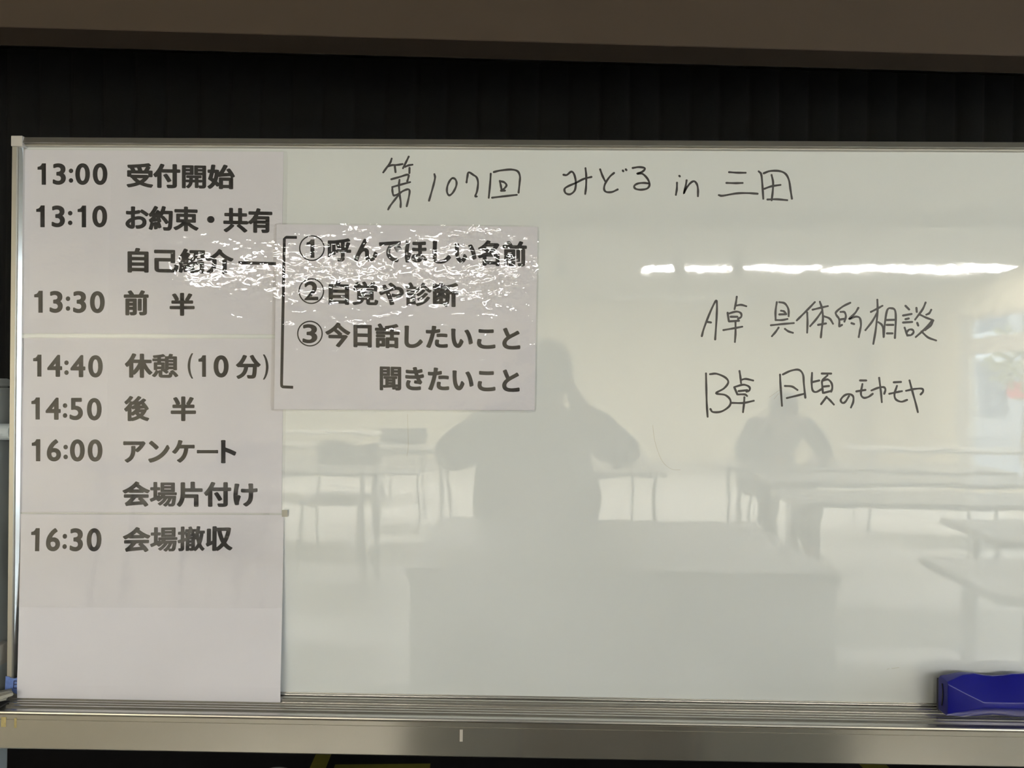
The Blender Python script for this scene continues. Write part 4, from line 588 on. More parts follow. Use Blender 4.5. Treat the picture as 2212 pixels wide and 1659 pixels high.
BRACKET = [[-368.58, 1451.11], [-387.05, 1450.98], [-388.89, 1448.88], [-391.12, 1210.74], [-372.27, 1210.05]]
SHEETS = {
 'film1': [[-820.95, 1592.91], [-385.37, 1591.83], [-387.46, 1293.63], [-823.43, 1291.1]],
 'paper1': [[-818.03, 1590.73], [-392.76, 1589.61], [-394.67, 1295.45], [-819.63, 1293.02]],
 'film2': [[-816.41, 1287.03], [-384.27, 1289.93], [-385.27, 1003.58], [-818.12, 1000.15]],
 'paper2': [[-813.49, 1285.57], [-389.72, 1288.4], [-390.24, 1006.47], [-815.24, 1002.4]],
 'film3': [[-816.45, 1004.26], [-382.66, 1008.06], [-384.27, 855.55], [-816.45, 851.26]],
 'paper3': [[-814.65, 1000.12], [-386.29, 1004.25], [-384.11, 706.61], [-807.82, 704.22]],
 'film4': [[-405.87, 1474.23], [20.91, 1473.08], [18.97, 1173.15], [-408.49, 1170.86]],
 'paper4': [[-401.8, 1472.06], [18.12, 1470.88], [16.34, 1177.19], [-402.9, 1174.11]],
 'stripA': [[-803.31, 1573.11], [-671.94, 1573.84], [-675.81, 1318.32], [-804.94, 1317.17]],
 'stripB': [[-807.06, 1262.34], [-675.26, 1262.86], [-675.2, 1142.95], [-808.14, 1142.2]],
}
MARKER = {
 'title': [
  [[-218.0,1579.8],[-220.1,1573.6],[-225.4,1566.0],[-231.3,1557.7]],
  [[-224.6,1566.8],[-217.9,1569.3],[-209.2,1569.7],[-200.4,1571.2]],
  [[-212.7,1567.2],[-211.5,1558.2]],
  [[-190.5,1583.2],[-194.2,1575.4],[-199.5,1564.6]],
  [[-196.5,1566.7],[-190.9,1569.1],[-184.4,1570.3]],
  [[-189.0,1565.2],[-189.1,1556.9]],
  [[-218.2,1546.7],[-204.7,1550.5],[-194.0,1554.0],[-190.3,1553.6],[-190.9,1549.0],[-192.5,1543.3]],
  [[-216.5,1534.1],[-204.6,1537.6],[-187.9,1542.2]],
  [[-216.4,1533.7],[-216.2,1527.8],[-214.7,1521.3],[-212.0,1520.8],[-205.5,1523.6],[-199.1,1527.9],[-191.6,1530.7],[-188.5,1528.0],[-189.8,1517.2],[-192.9,1503.4]],
  [[-205.0,1545.7],[-205.7,1536.5],[-204.4,1521.4],[-202.7,1510.6],[-202.8,1502.0]],
  [[-205.5,1522.5],[-213.0,1512.7],[-219.4,1504.1],[-222.8,1498.1]],
  [[-148.8,1555.2],[-147.7,1549.8],[-149.5,1540.1],[-153.2,1526.0],[-157.0,1512.6]],
  [[-119.9,1548.9],[-124.7,1543.4],[-127.9,1534.8],[-128.0,1526.2],[-124.5,1521.4],[-119.2,1525.2],[-114.4,1533.8],[-112.9,1541.4],[-115.1,1547.3],[-119.9,1548.9]],
  [[-96.9,1542.3],[-95.7,1551.2],[-93.6,1558.5],[-86.0,1554.4],[-80.6,1550.2],[-78.4,1541.6],[-79.8,1528.6],[-82.5,1520.6],[-80.3,1519.8]],
  [[-58.1,1556.5],[-59.0,1539.5],[-60.9,1518.0]],
  [[-53.2,1559.2],[-43.0,1561.7],[-25.8,1563.4],[-15.1,1560.8],[-11.2,1552.7],[-11.6,1542.0],[-13.1,1526.4]],
  [[-55.5,1518.0],[-37.2,1520.3],[-16.0,1522.8]],
  [[-43.4,1545.0],[-41.7,1537.5],[-40.3,1530.0]],
  [[-43.4,1544.8],[-36.4,1542.9],[-32.6,1538.1],[-36.3,1532.7],[-41.1,1529.7]],
  [[-41.4,1529.3],[-35.0,1529.6]],
  [[58.6,1555.5],[64.0,1555.2],[71.2,1560.6],[75.8,1556.1],[78.6,1543.5],[77.0,1530.8],[69.8,1524.4],[62.5,1526.1],[60.6,1532.5],[66.0,1537.0],[78.6,1542.6],[91.2,1549.0],[103.5,1552.3]],
  [[93.8,1566.2],[95.2,1552.6],[95.0,1536.3],[93.8,1525.1]],
  [[117.3,1564.5],[121.0,1554.6],[125.3,1545.9]],
  [[139.6,1558.9],[132.8,1552.8],[125.7,1541.9],[124.0,1532.9],[127.6,1528.4],[136.7,1528.4],[145.7,1532.5]],
  [[153.5,1562.9],[154.4,1561.7]],
  [[158.3,1564.8],[159.4,1563.5]],
  [[169.2,1567.0],[179.6,1568.5],[188.7,1566.7],[185.1,1561.3],[176.5,1558.0],[185.1,1557.7],[193.4,1549.6],[196.5,1540.5],[192.6,1534.2],[181.8,1532.3],[173.7,1534.1],[172.3,1538.6],[178.1,1542.2],[187.1,1543.2],[195.2,1542.4]],
  [[243.8,1554.9],[244.7,1554.0]],
  [[240.3,1543.9],[240.1,1533.6],[238.7,1524.5]],
  [[255.6,1547.8],[253.9,1537.3],[251.3,1526.4],[253.9,1532.8],[261.0,1542.7],[267.3,1546.4],[271.9,1541.9],[273.8,1533.8],[273.9,1522.6]],
  [[323.0,1561.2],[336.5,1560.4],[349.4,1560.4]],
  [[319.0,1544.0],[333.0,1543.7],[344.7,1544.1]],
  [[307.2,1524.4],[313.5,1523.5],[335.0,1527.3],[353.0,1527.9],[368.8,1527.0]],
  [[370.2,1562.7],[374.2,1557.9],[376.2,1541.6],[377.9,1519.1]],
  [[378.1,1559.7],[388.5,1563.4],[402.9,1563.4],[412.8,1559.0],[418.3,1549.1],[421.1,1532.9],[423.4,1519.4]],
  [[390.7,1557.1],[393.2,1545.3],[392.8,1530.9],[391.2,1516.8]],
  [[379.5,1535.0],[390.6,1539.0],[404.9,1541.3]],
  [[384.5,1517.9],[399.8,1518.3],[415.9,1517.0]],
 ],
 'table A': [
  [[282.4,1298.7],[285.7,1311.3],[295.1,1336.6],[304.0,1355.2],[306.0,1348.4],[305.5,1325.1],[303.7,1293.6]],
  [[291.4,1321.5],[296.8,1320.7]],
  [[337.4,1362.2],[336.1,1352.5],[334.1,1342.4]],
  [[335.0,1347.7],[344.2,1349.3],[352.6,1347.2]],
  [[323.1,1336.5],[325.2,1322.9]],
  [[324.1,1335.0],[336.6,1338.4],[344.0,1336.1],[344.8,1330.3],[339.7,1326.9]],
  [[328.0,1330.1],[338.7,1330.2]],
  [[325.6,1322.7],[341.4,1323.9]],
  [[316.7,1308.7],[333.1,1311.7],[346.5,1314.4]],
  [[335.8,1321.5],[336.0,1304.0],[335.2,1290.0]],
  [[401.1,1354.0],[399.3,1339.5],[399.5,1325.9]],
  [[405.0,1354.1],[413.7,1352.2],[419.5,1343.5],[420.2,1331.9]],
  [[408.0,1340.5],[412.3,1339.6],[415.4,1336.7]],
  [[405.2,1334.5],[416.2,1335.0]],
  [[399.5,1325.5],[410.1,1325.6],[418.2,1327.3]],
  [[392.2,1317.1],[410.2,1319.2],[428.4,1320.9]],
  [[404.4,1313.4],[399.7,1306.5],[394.0,1299.7]],
  [[414.5,1311.5],[419.9,1307.7],[427.1,1305.4]],
  [[461.4,1354.6],[450.4,1342.8],[439.9,1332.1],[433.2,1325.3]],
  [[449.5,1338.0],[450.2,1322.5],[449.8,1306.0]],
  [[458.1,1342.5],[469.6,1345.5],[482.1,1348.5]],
  [[469.5,1355.2],[473.1,1344.0],[474.6,1328.5],[472.8,1311.1],[471.6,1298.5]],
  [[473.5,1341.1],[464.0,1327.5],[454.5,1316.3]],
  [[475.5,1332.4],[485.2,1328.6],[490.6,1320.5]],
  [[467.0,1318.4],[479.5,1320.8]],
  [[517.6,1354.1],[506.1,1348.2],[495.6,1339.4],[495.7,1334.5],[500.2,1327.8],[500.7,1316.2]],
  [[502.4,1339.4],[508.5,1339.1],[510.9,1332.7],[508.7,1324.0]],
  [[501.5,1327.2],[507.9,1328.4]],
  [[501.4,1316.6],[504.9,1318.7]],
  [[530.5,1346.1],[525.4,1337.7],[515.9,1327.9],[525.5,1331.9],[532.8,1330.0],[534.9,1319.4],[533.4,1309.7],[531.6,1299.6]],
  [[519.8,1321.6],[524.1,1320.3]],
  [[550.4,1339.8],[559.9,1344.8],[568.5,1349.7]],
  [[560.4,1359.3],[560.9,1340.9],[558.4,1311.9],[554.8,1289.0]],
  [[560.0,1338.0],[552.5,1324.4],[542.1,1310.7]],
  [[562.5,1323.5],[567.9,1319.3],[570.3,1312.0],[571.0,1300.0]],
  [[571.0,1300.0],[572.7,1321.7],[576.3,1343.0],[583.0,1345.9],[588.7,1342.1],[589.9,1325.7],[588.8,1298.6]],
  [[575.5,1327.1],[587.9,1327.6]],
  [[575.6,1319.4],[586.1,1319.5]],
  [[576.1,1305.8],[584.9,1305.9]],
  [[605.0,1350.0],[610.8,1344.2]],
  [[601.3,1334.5],[614.7,1337.1]],
  [[605.2,1328.7],[610.4,1329.9]],
  [[601.4,1323.3],[615.8,1324.4]],
  [[604.0,1315.2],[606.4,1308.4],[608.3,1302.7]],
  [[606.8,1307.5],[611.1,1312.0],[616.3,1312.0],[618.3,1308.2],[614.5,1303.7],[609.3,1303.0]],
  [[622.3,1346.9],[622.9,1340.5]],
  [[636.7,1355.5],[631.9,1344.4],[620.5,1328.3]],
  [[645.7,1344.0],[642.8,1338.7],[638.1,1336.2]],
  [[628.1,1336.1],[637.7,1331.5],[647.9,1327.8]],
  [[647.9,1327.8],[636.0,1313.5],[621.8,1300.5]],
  [[623.8,1323.1],[625.4,1318.7]],
  [[649.1,1327.2],[645.5,1319.4],[636.6,1311.6]],
  [[630.7,1309.4],[641.0,1300.1],[653.8,1295.3]],
 ],
 'table B': [
  [[289.7,1239.1],[290.6,1212.3],[291.4,1191.0],[293.0,1170.0]],
  [[296.1,1238.0],[306.8,1238.7],[320.4,1233.0],[325.3,1225.3],[318.6,1215.5],[306.1,1207.6],[320.6,1204.9],[328.8,1197.2],[327.6,1187.5],[315.1,1178.6],[301.6,1177.5],[297.3,1182.3]],
  [[343.0,1243.5],[344.5,1234.2],[345.6,1224.5]],
  [[345.9,1229.4],[353.2,1231.0],[364.8,1228.6]],
  [[335.0,1217.6],[340.0,1206.1]],
  [[336.3,1218.2],[349.4,1221.7],[358.6,1218.5],[359.2,1213.0],[354.4,1210.7]],
  [[341.8,1211.3],[355.7,1213.0]],
  [[340.9,1206.1],[351.5,1206.2],[355.4,1203.9]],
  [[331.4,1192.4],[349.8,1192.6],[366.1,1196.2]],
  [[351.2,1201.7],[350.7,1191.6],[349.3,1178.0]],
  [[407.5,1238.4],[408.3,1223.3],[411.1,1188.8]],
  [[412.0,1238.8],[424.4,1244.7],[436.9,1246.4],[443.8,1239.1],[445.5,1223.6],[448.0,1202.0]],
  [[415.4,1220.4],[426.6,1219.6],[435.4,1214.2]],
  [[418.7,1201.1],[434.5,1205.1],[447.0,1208.5]],
  [[458.2,1241.6],[457.8,1225.7],[459.4,1214.1],[465.2,1211.3],[474.8,1216.6]],
  [[457.8,1226.7],[469.8,1229.7]],
  [[473.6,1240.8],[488.6,1240.9]],
  [[482.7,1238.0],[474.7,1229.4],[474.8,1220.1],[475.8,1210.0]],
  [[475.6,1229.4],[483.3,1231.4],[489.1,1226.0],[490.6,1218.3],[488.9,1212.1]],
  [[477.1,1220.1],[485.3,1221.1]],
  [[477.2,1210.0],[487.3,1212.8]],
  [[481.7,1203.7],[473.1,1192.0]],
  [[481.7,1203.1],[486.5,1198.9],[493.3,1191.6]],
  [[517.2,1205.4],[511.6,1196.2],[506.8,1194.3],[504.2,1199.1],[509.5,1205.9],[517.2,1208.5],[523.6,1205.1],[524.0,1196.4],[520.5,1187.2]],
  [[534.3,1230.4],[544.2,1230.5]],
  [[528.7,1212.9],[543.1,1215.4]],
  [[538.2,1224.6],[536.0,1209.1],[540.3,1202.9],[548.0,1204.4],[554.7,1209.3]],
  [[552.7,1214.7],[563.2,1219.0],[571.8,1220.1],[574.7,1216.3],[572.9,1209.5]],
  [[564.6,1234.9],[567.5,1213.3],[569.2,1196.3]],
  [[587.7,1228.0],[599.2,1228.7]],
  [[580.9,1209.6],[594.0,1212.6],[600.7,1214.0]],
  [[592.9,1222.3],[589.2,1209.6],[591.2,1201.0],[599.9,1197.2],[609.1,1200.2]],
  [[607.4,1214.7],[620.8,1217.7],[632.2,1218.2],[634.2,1214.0],[630.4,1209.1]],
  [[612.6,1231.2],[617.9,1211.9],[622.9,1194.5],[626.3,1181.0]],
 ],
}
FAINT = [[[205.6,1155.7],[209.6,1128.4],[221.0,1098.8],[235.9,1085.7],[250.7,1084.4]],[[398.4,1199.3],[405.6,1208.3]],[[391.0,1202.2],[411.4,1217.2]],[[581.9,770.3],[585.6,771.9]],[[589.2,771.9],[600.9,773.6]],[[-188.4,1168.5],[-186.4,1120.0],[-188.5,1101.4]]]

def fill_loops(loops, y, depth):
    """a flat shape with holes from closed (x, z) loops in metres, depth thick, its front at y"""
    cu = bpy.data.curves.new('outline', 'CURVE')
    cu.dimensions = '2D'
    cu.fill_mode = 'BOTH'
    cu.extrude = depth * 500          # filled at millimetre scale, then brought to metres
    for lp in loops:
        s = cu.splines.new('POLY')
        s.points.add(len(lp) - 1)
        for p, (x, z) in zip(s.points, lp):
            p.co = (x * 1000, z * 1000, 0, 1)
        s.use_cyclic_u = True
    t = bpy.data.objects.new('outline', cu)
    COL.objects.link(t)
    dg = bpy.context.evaluated_depsgraph_get()
    me = bpy.data.meshes.new_from_object(t.evaluated_get(dg))
    bpy.data.objects.remove(t)
    bpy.data.curves.remove(cu)
    bm = bmesh.new()
    bm.from_mesh(me)
    bpy.data.meshes.remove(me)
    for v in bm.verts:
        v.co = Vector((v.co.x / 1000, y + depth / 2 - v.co.z / 1000, v.co.y / 1000))
    return bm

def catmull(P, n=6):
    P = [Vector(p) for p in P]
    if len(P) < 3:
        return P
    closed = (P[0] - P[-1]).length < 1e-6
    out = []
    for i in range(len(P) - 1):
        p0 = P[i - 1] if i > 0 else (P[-2] if closed else P[0] * 2 - P[1])
        p1, p2 = P[i], P[i + 1]
        p3 = P[i + 2] if i + 2 < len(P) else (P[1] if closed else P[-1] * 2 - P[-2])
        for k in range(n):
            t = k / n
            out.append(0.5 * ((2 * p1) + (p2 - p0) * t + (2 * p0 - 5 * p1 + 4 * p2 - p3) * t * t + (3 * p1 - p0 - 3 * p2 + p3) * t ** 3))
    out.append(P[-1])
    return out

def add_stroke(bm, pts_mm, width, y, lift):
    """a felt-pen line: a thin flat ribbon with round ends lying on the board"""
    P = [p / 1000.0 for p in catmull(pts_mm)]
    Q = [P[0]]
    for p in P[1:]:
        if (p - Q[-1]).length > 0.0004:
            Q.append(p)
    P = Q
    r = width / 2
    L, R = [], []
    n = len(P)
    for i, p in enumerate(P):
        t = (P[min(i + 1, n - 1)] - P[max(i - 1, 0)]).normalized()
        nrm = Vector((-t.y, t.x))
        k = r * (1.0 + 0.10 * math.sin(i * 0.7 + len(pts_mm)))
        L.append(p + nrm * k)
        R.append(p - nrm * k)
    t0 = (P[1] - P[0]).normalized(); t1 = (P[-1] - P[-2]).normalized()
    def cap(c, t):
        nn = Vector((-t.y, t.x))
        return [c + (nn * math.cos(a) + t * math.sin(a)) * r for a in [math.pi * k / 6 for k in range(1, 6)]]
    yf = y - lift
    def v(p):
        return bm.verts.new((p.x, yf, p.y))
    lv = [v(p) for p in L]; rv = [v(p) for p in R]
    for i in range(n - 1):
        bm.faces.new((lv[i], lv[i + 1], rv[i + 1], rv[i]))
    c1 = [v(p) for p in cap(P[-1], t1)]
    bm.faces.new([lv[-1]] + c1 + [rv[-1]])
    c0 = [v(p) for p in cap(P[0], -t0)]
    bm.faces.new([rv[0]] + c0 + [lv[0]])

def ink_mesh(strokes, width, y=0.0):
    bm = bmesh.new()
    for i, s in enumerate(strokes):
        add_stroke(bm, [(p[0], p[1]) for p in s], width, y, 0.00012 + 0.000004 * (i % 12))
    # give the ink film its thickness
    ext = bmesh.ops.extrude_face_region(bm, geom=bm.faces[:])
    for e in ext['geom']:
        if isinstance(e, bmesh.types.BMVert):
            e.co.y = y - 0.00002
    return bm

# ------------------------------------------------------------------ the whiteboard and its stand
XL, XR, ZT, ZB = -0.829, 0.971, 1.6092, 0.7065
PXI, PZT, PZB = -0.8145, 1.5950, 0.7184
wb = thing('whiteboard', 'wide white magnetic whiteboard with handwritten Japanese notes on a grey stand', 'whiteboard', (0.07, 0, 0))
obj('panel', box((XL + 0.008, 0.0, PZB - 0.006), (XR - 0.008, 0.014, PZT + 0.006)), 'enamel', wb)

# frame: outer flat bar, dark groove, bright bead
def frame_top():
    bm = prism_x([(0.016, ZT), (-0.0070, ZT), (-0.0085, ZT - 0.0008), (-0.0125, ZT - 0.0098), (-0.0105, ZT - 0.0108), (-0.004, ZT - 0.0108), (-0.004, ZT - 0.0122),
                  (-0.007, ZT - 0.0124), (-0.007, ZT - 0.0136), (-0.0008, ZT - 0.0142), (0.016, ZT - 0.0142)], XL + 0.018, XR)
    return bm
obj('top_frame', frame_top(), 'frame', wb)
def stile(sgn, xo):
    pr = [(xo, 0.016), (xo, -0.010), (xo + sgn * 0.0015, -0.0125), (xo + sgn * 0.0088, -0.0125), (xo + sgn * 0.0098, -0.0115), (xo + sgn * 0.0100, 0.016)]
    return prism_z(pr, ZB + 0.002, ZT - 0.017)
def bead(sgn, xo):
    pr = [(xo + sgn * 0.0101, 0.016), (xo + sgn * 0.0101, -0.0098), (xo + sgn * 0.0112, -0.0100), (xo + sgn * 0.0140, -0.0060), (xo + sgn * 0.0146, -0.0050), (xo + sgn * 0.0150, 0.0), (xo + sgn * 0.0150, 0.016)]
    return prism_z(pr, ZB + 0.002, ZT - 0.0135)
obj('side_frame', stile(1, XL), 'frame', wb)
obj('side_bead', bead(1, XL), 'bead', wb)
obj('side_frame', stile(-1, XR), 'frame', wb)
obj('side_bead', bead(-1, XR), 'bead', wb)
c = obj('corner_cap', box((XL - 0.0005, -0.0135, ZT - 0.0165), (XL + 0.0182, 0.016, ZT + 0.0008), 0.0015, 2), 'cap', wb)
c['label'] = 'pale grey plastic corner cap'
# bottom frame bar
obj('bottom_frame', prism_x([(0.016, PZB), (-0.0015, PZB), (-0.0015, PZB - 0.0012), (-0.0045, PZB - 0.0018), (-0.0045, PZB - 0.0032), (-0.0020, PZB - 0.0040), (-0.0115, PZB - 0.0048),
                             (-0.0130, PZB - 0.0065), (-0.0130, PZB - 0.0130), (0.016, PZB - 0.0130)], XL, XR), 'tray', wb)
# pen tray: ribbed floor with a rolled lip, running on past the frame to the posts
TX0, TX1 = -0.915, 1.057
tz = 0.7058
prof = [(0.012, tz), (-0.0135, tz), (-0.0150, tz + 0.0022), (-0.0185, tz + 0.0028), (-0.0200, tz + 0.0004), (-0.0225, tz + 0.0004), (-0.0240, tz + 0.0020), (-0.0265, tz + 0.0020), (-0.0280, tz + 0.0002),
        (-0.0305, tz + 0.0002), (-0.0320, tz + 0.0018), (-0.0345, tz + 0.0018), (-0.0360, tz - 0.0002), (-0.0385, tz - 0.0002), (-0.0400, tz + 0.0014), (-0.0420, tz + 0.0010), (-0.0450, tz - 0.0018), (-0.0540, tz - 0.0018),
        (-0.0610, tz - 0.0002), (-0.0625, tz + 0.0012), (-0.0640, tz + 0.0016), (-0.0654, tz + 0.0008), (-0.0658, tz - 0.0010), (-0.0648, tz - 0.0026), (-0.0600, tz - 0.0030), (0.012, tz - 0.0034)]
obj('pen_tray', prism_x(prof, TX0, TX1), 'tray', wb)
# cross rail under the tray
rail = prism_x([(0.0, 0.7018), (-0.0600, 0.7018), (-0.0618, 0.7005), (-0.0618, 0.6940), (-0.0622, 0.6934), (-0.0622, 0.6500), (-0.0605, 0.6480), (-0.0570, 0.6472), (0.0, 0.6472)], TX0, TX1)
rl = obj('cross_rail', rail, 'rail', wb)
def blot(cx, cz, rx, rz, seed, y):
    bm = bmesh.new()
    vs = []
    for k in range(20):
        a = 2 * math.pi * k / 20
        q = 1 + 0.35 * math.sin(3 * a + seed) + 0.2 * math.sin(5 * a + seed * 2.3)
        vs.append(bm.verts.new((cx + rx * q * math.cos(a), y, cz + rz * q * math.sin(a))))
    f = bm.faces.new(vs)
    e = bmesh.ops.extrude_face_region(bm, geom=[f])
    for g in e['geom']:
        if isinstance(g, bmesh.types.BMVert):
            g.co.y += 0.0002
    return bm
# small marks on the rail
for (x, z, w_, h_) in ((-0.7985, 0.6895, 0.0038, 0.0075), (-0.7800, 0.6885, 0.0018, 0.0075)):
    obj('tape_residue', box((x - w_, -0.0624, z - h_), (x + w_, -0.0621, z + h_), 0.0), 'residue', rl)
obj('tape_scrap', box((-0.0938, -0.0626, 0.6722), (-0.0892, -0.0621, 0.6905), 0.0), 'scrap', rl)

# stand: posts, pivots, feet, casters
for sx, xo in ((-1, XL - 0.0235), (1, XR + 0.0235)):
    xa, xb = sorted((xo, xo + sx * 0.052))
    bm = bmesh.new()
    add_box(bm, (xa, -0.03, 0.09), (xb, 0.03, 1.205), 0.004, 2)
    post = obj('post', bm, 'post', wb)
    obj('post_cap', box((xa - 0.0004, -0.031, 1.2052), (xb + 0.0004, 0.031, 1.2195), 0.006, 3), 'post', post)
    bm = bmesh.new()
    add_tube(bm, (XL if sx < 0 else XR, 0.0, 1.133), (xo, 0.0, 1.133), 0.0135, n=20)
    obj('pivot', bm, 'post', post)
    obj('lock_block', box((min(xo, xo - sx * 0.012), -0.012, 0.757), (max(xo, xo - sx * 0.012), 0.012, 0.789)), 'cap', post)
    obj('foot', box((xa, -0.30, 0.055), (xb, 0.30, 0.09), 0.006, 2), 'post', wb)
    for sy in (-1, 1):
        bm = bmesh.new()
        add_tube(bm, ((xa + xb) / 2 - 0.012, sy * 0.27, 0.027), ((xa + xb) / 2 + 0.012, sy * 0.27, 0.027), 0.027, n=20)
        obj('caster', bm, 'black', wb)
bm = bmesh.new()
add_box(bm, (XL - 0.02, 0.0, 0.12), (XR + 0.02, 0.03, 0.16), 0.004, 2)
obj('lower_bar', bm, 'post', wb)

# handwriting
for key, words in (('title', ((0, 11, 'ordinal mark'), (11, 14, 'number 107'), (14, 20, 'counter mark'), (20, 22, 'first kana'), (22, 26, 'second kana'), (26, 27, 'third kana'), (27, 30, 'word in'), (30, 33, 'numeral three'), (33, 38, 'field mark'))),
                   ('table A', ((0, 2, 'letter A'), (2, 10, 'table mark of A'), (10, 18, 'note beside A, first mark'), (18, 25, 'note beside A, second mark'), (25, 31, 'note beside A, third mark'), (31, 39, 'note beside A, fourth mark'), (39, 53, 'note beside A, fifth mark'))),
                   ('table B', ((0, 2, 'letter B'), (2, 10, 'table mark of B'), (10, 14, 'note beside B, first mark'), (14, 23, 'note beside B, second mark'), (23, 24, 'note beside B, small kana'), (24, 27, 'note beside B, fourth mark'), (27, 29, 'note beside B, fifth mark'), (29, 32, 'note beside B, sixth mark'), (32, 34, 'note beside B, last mark')))):
    for a_, b_, lab in words:
        o = obj('handwriting', ink_mesh(MARKER[key][a_:b_], 0.0033), 'marker', wb)
        o['label'] = 'black marker writing, ' + lab
for s_ in FAINT:
    obj('wiped_mark', ink_mesh([s_], 0.0006), 'trace', wb)

# ------------------------------------------------------------------ laminated schedule sheets
def quad_pts(name):
    return [(p[0] / 1000.0, p[1] / 1000.0) for p in SHEETS[name]]     # top-left, top-right, bottom-right, bottom-left

def slab(pts, yfun, thick, nx=24, nz=24, radius=0.0, wav=0.0, seed=0.0):
    """a thin bent sheet over the quad pts; yfun(s, t) gives its front face"""
    bm = bmesh.new()
    tl, tr, br, bl = [Vector(p) for p in pts]
    def pos(s, t):
        return (tl * (1 - s) + tr * s) * (1 - t) + (bl * (1 - s) + br * s) * t
    wdt, hgt = (tr - tl).length, (bl - tl).length
    F, B = {}, {}
    for j in range(nz + 1):
        for i in range(nx + 1):
            s, t = i / nx, j / nz
            p = pos(s, t)
            # rounded corners: pull the corner samples in
            if radius > 0:
                dx = min(s, 1 - s) * wdt; dz = min(t, 1 - t) * hgt
                if dx < radius and dz < radius:
                    q = Vector((radius - dx, radius - dz)); l = q.length
                    m = max(q.x, q.y)
                    if l > 1e-9:
                        k = m / l
                        ndx, ndz = radius - q.x * k, radius - q.y * k
                        p = pos(ndx / wdt if s < 0.5 else 1 - ndx / wdt, ndz / hgt if t < 0.5 else 1 - ndz / hgt)
            y = yfun(s, t)
            F[i, j] = bm.verts.new((p.x, y, p.y))
            B[i, j] = bm.verts.new((p.x, y + thick, p.y))
    for j in range(nz):
        for i in range(nx):
            bm.faces.new((F[i, j], F[i + 1, j], F[i + 1, j + 1], F[i, j + 1]))
            bm.faces.new((B[i, j], B[i, j + 1], B[i + 1, j + 1], B[i + 1, j]))
    rim = [(i, 0) for i in range(nx)] + [(nx, j) for j in range(nz)] + [(i, nz) for i in range(nx, 0, -1)] + [(0, j) for j in range(nz, 0, -1)]
    for k in range(len(rim)):
        a, b = rim[k], rim[(k + 1) % len(rim)]
        bm.faces.new((F[a], B[a], B[b], F[b]))
    return bm

def print_lines(sheet, parent, yfun_xz, extra=None):
    lines = []
    for r in PRINT:
        if r[0] == sheet and r[1] not in lines:
            lines.append(r[1])
    for ln in lines:
        loops = []
        for r in PRINT:
            if r[0] == sheet and r[1] == ln:
                ox, oz, ux, uz, vx, vz = r[3:]
                for lp in GLYPHS[r[2]]:
                    loops.append([((ox + ux * lp[i] / 1000 + vx * lp[i + 1] / 1000) / 1000, (oz + uz * lp[i] / 1000 + vz * lp[i + 1] / 1000) / 1000) for i in range(0, len(lp), 2)])
        if extra and ln in extra:
            loops += extra[ln]
        bm = fill_loops(loops, 0.0, 0.00008)
        for v in bm.verts:
            v.co.y += yfun_xz(v.co.x, v.co.z)
        obj('lettering', bm, 'ink', parent)

def circle(cx, cz, r, n=48):
    return [((cx + r * math.cos(2 * math.pi * k / n)) / 1000, (cz + r * math.sin(2 * math.pi * k / n)) / 1000) for k in range(n)]

# sheet on top of the column
s1 = thing('laminated_sheet', 'topmost laminated schedule sheet on the left, times 13:00 to 13:30', 'sheet', (-0.6, 0, 1.38), group='laminated schedule sheets')
obj('paper', slab(quad_pts('paper1'), lambda s, t: -0.0010, 0.0005, 4, 4), 'paper', s1)
obj('film', slab(quad_pts('film1'), lambda s, t: -0.0015, 0.0002, 40, 30, 0.006), 'film1', s1)
st = obj('time_strip', slab(quad_pts('stripA'), lambda s, t: -0.00115, 0.00012, 4, 4), 'strip', s1)
print_lines(1, s1, lambda x, z: -0.00130, {'intro': [[(p[0] / 1000, p[1] / 1000) for p in DASH]]})
# second sheet
s2 = thing('laminated_sheet', 'second laminated schedule sheet down the left, times 14:40 to 16:00', 'sheet', (-0.6, 0, 1.08), group='laminated schedule sheets')
obj('paper', slab(quad_pts('paper2'), lambda s, t: -0.0010, 0.0005, 4, 4), 'paper', s2)
obj('film', slab(quad_pts('film2'), lambda s, t: -0.0015, 0.0002, 40, 30, 0.006), 'film2', s2)
obj('time_strip', slab(quad_pts('stripB'), lambda s, t: -0.00115, 0.00012, 4, 4), 'strip', s2)
print_lines(2, s2, lambda x, z: -0.00130)
# third sheet: hangs over the bottom frame into the tray
def y3(z):
    return -0.0026 - 0.0140 * max(0.0, min(1.0, (1.00 - z) / 0.27)) ** 1.3
s3 = thing('laminated_sheet', 'lowest schedule sheet on the left, 16:30 line above blank paper reaching the tray', 'sheet', (-0.6, 0, 0.86), group='laminated schedule sheets')
P3 = quad_pts('paper3'); F3 = quad_pts('film3')
def zy(P):
    return lambda s, t: y3((P[0][1] * (1 - t) + P[3][1] * t) * (1 - s) + (P[1][1] * (1 - t) + P[2][1] * t) * s)
obj('paper', slab(P3, zy(P3), 0.0005, 6, 24), 'paper', s3)
obj('film', slab(F3, lambda s, t: zy(F3)(s, t) - 0.0005, 0.0002, 40, 24, 0.005), 'film3', s3)
print_lines(3, s3, lambda x, z: y3(z) - 0.00020)
bm = bmesh.new()
add_box(bm, (-0.3885, -0.0042, 1.0015), (-0.3795, -0.0035, 1.0125), 0.0002, 1)
o = obj('tape_tab', bm, 'clipend', s3)
o['label'] = 'tiny yellowed tape tab at the right edge'
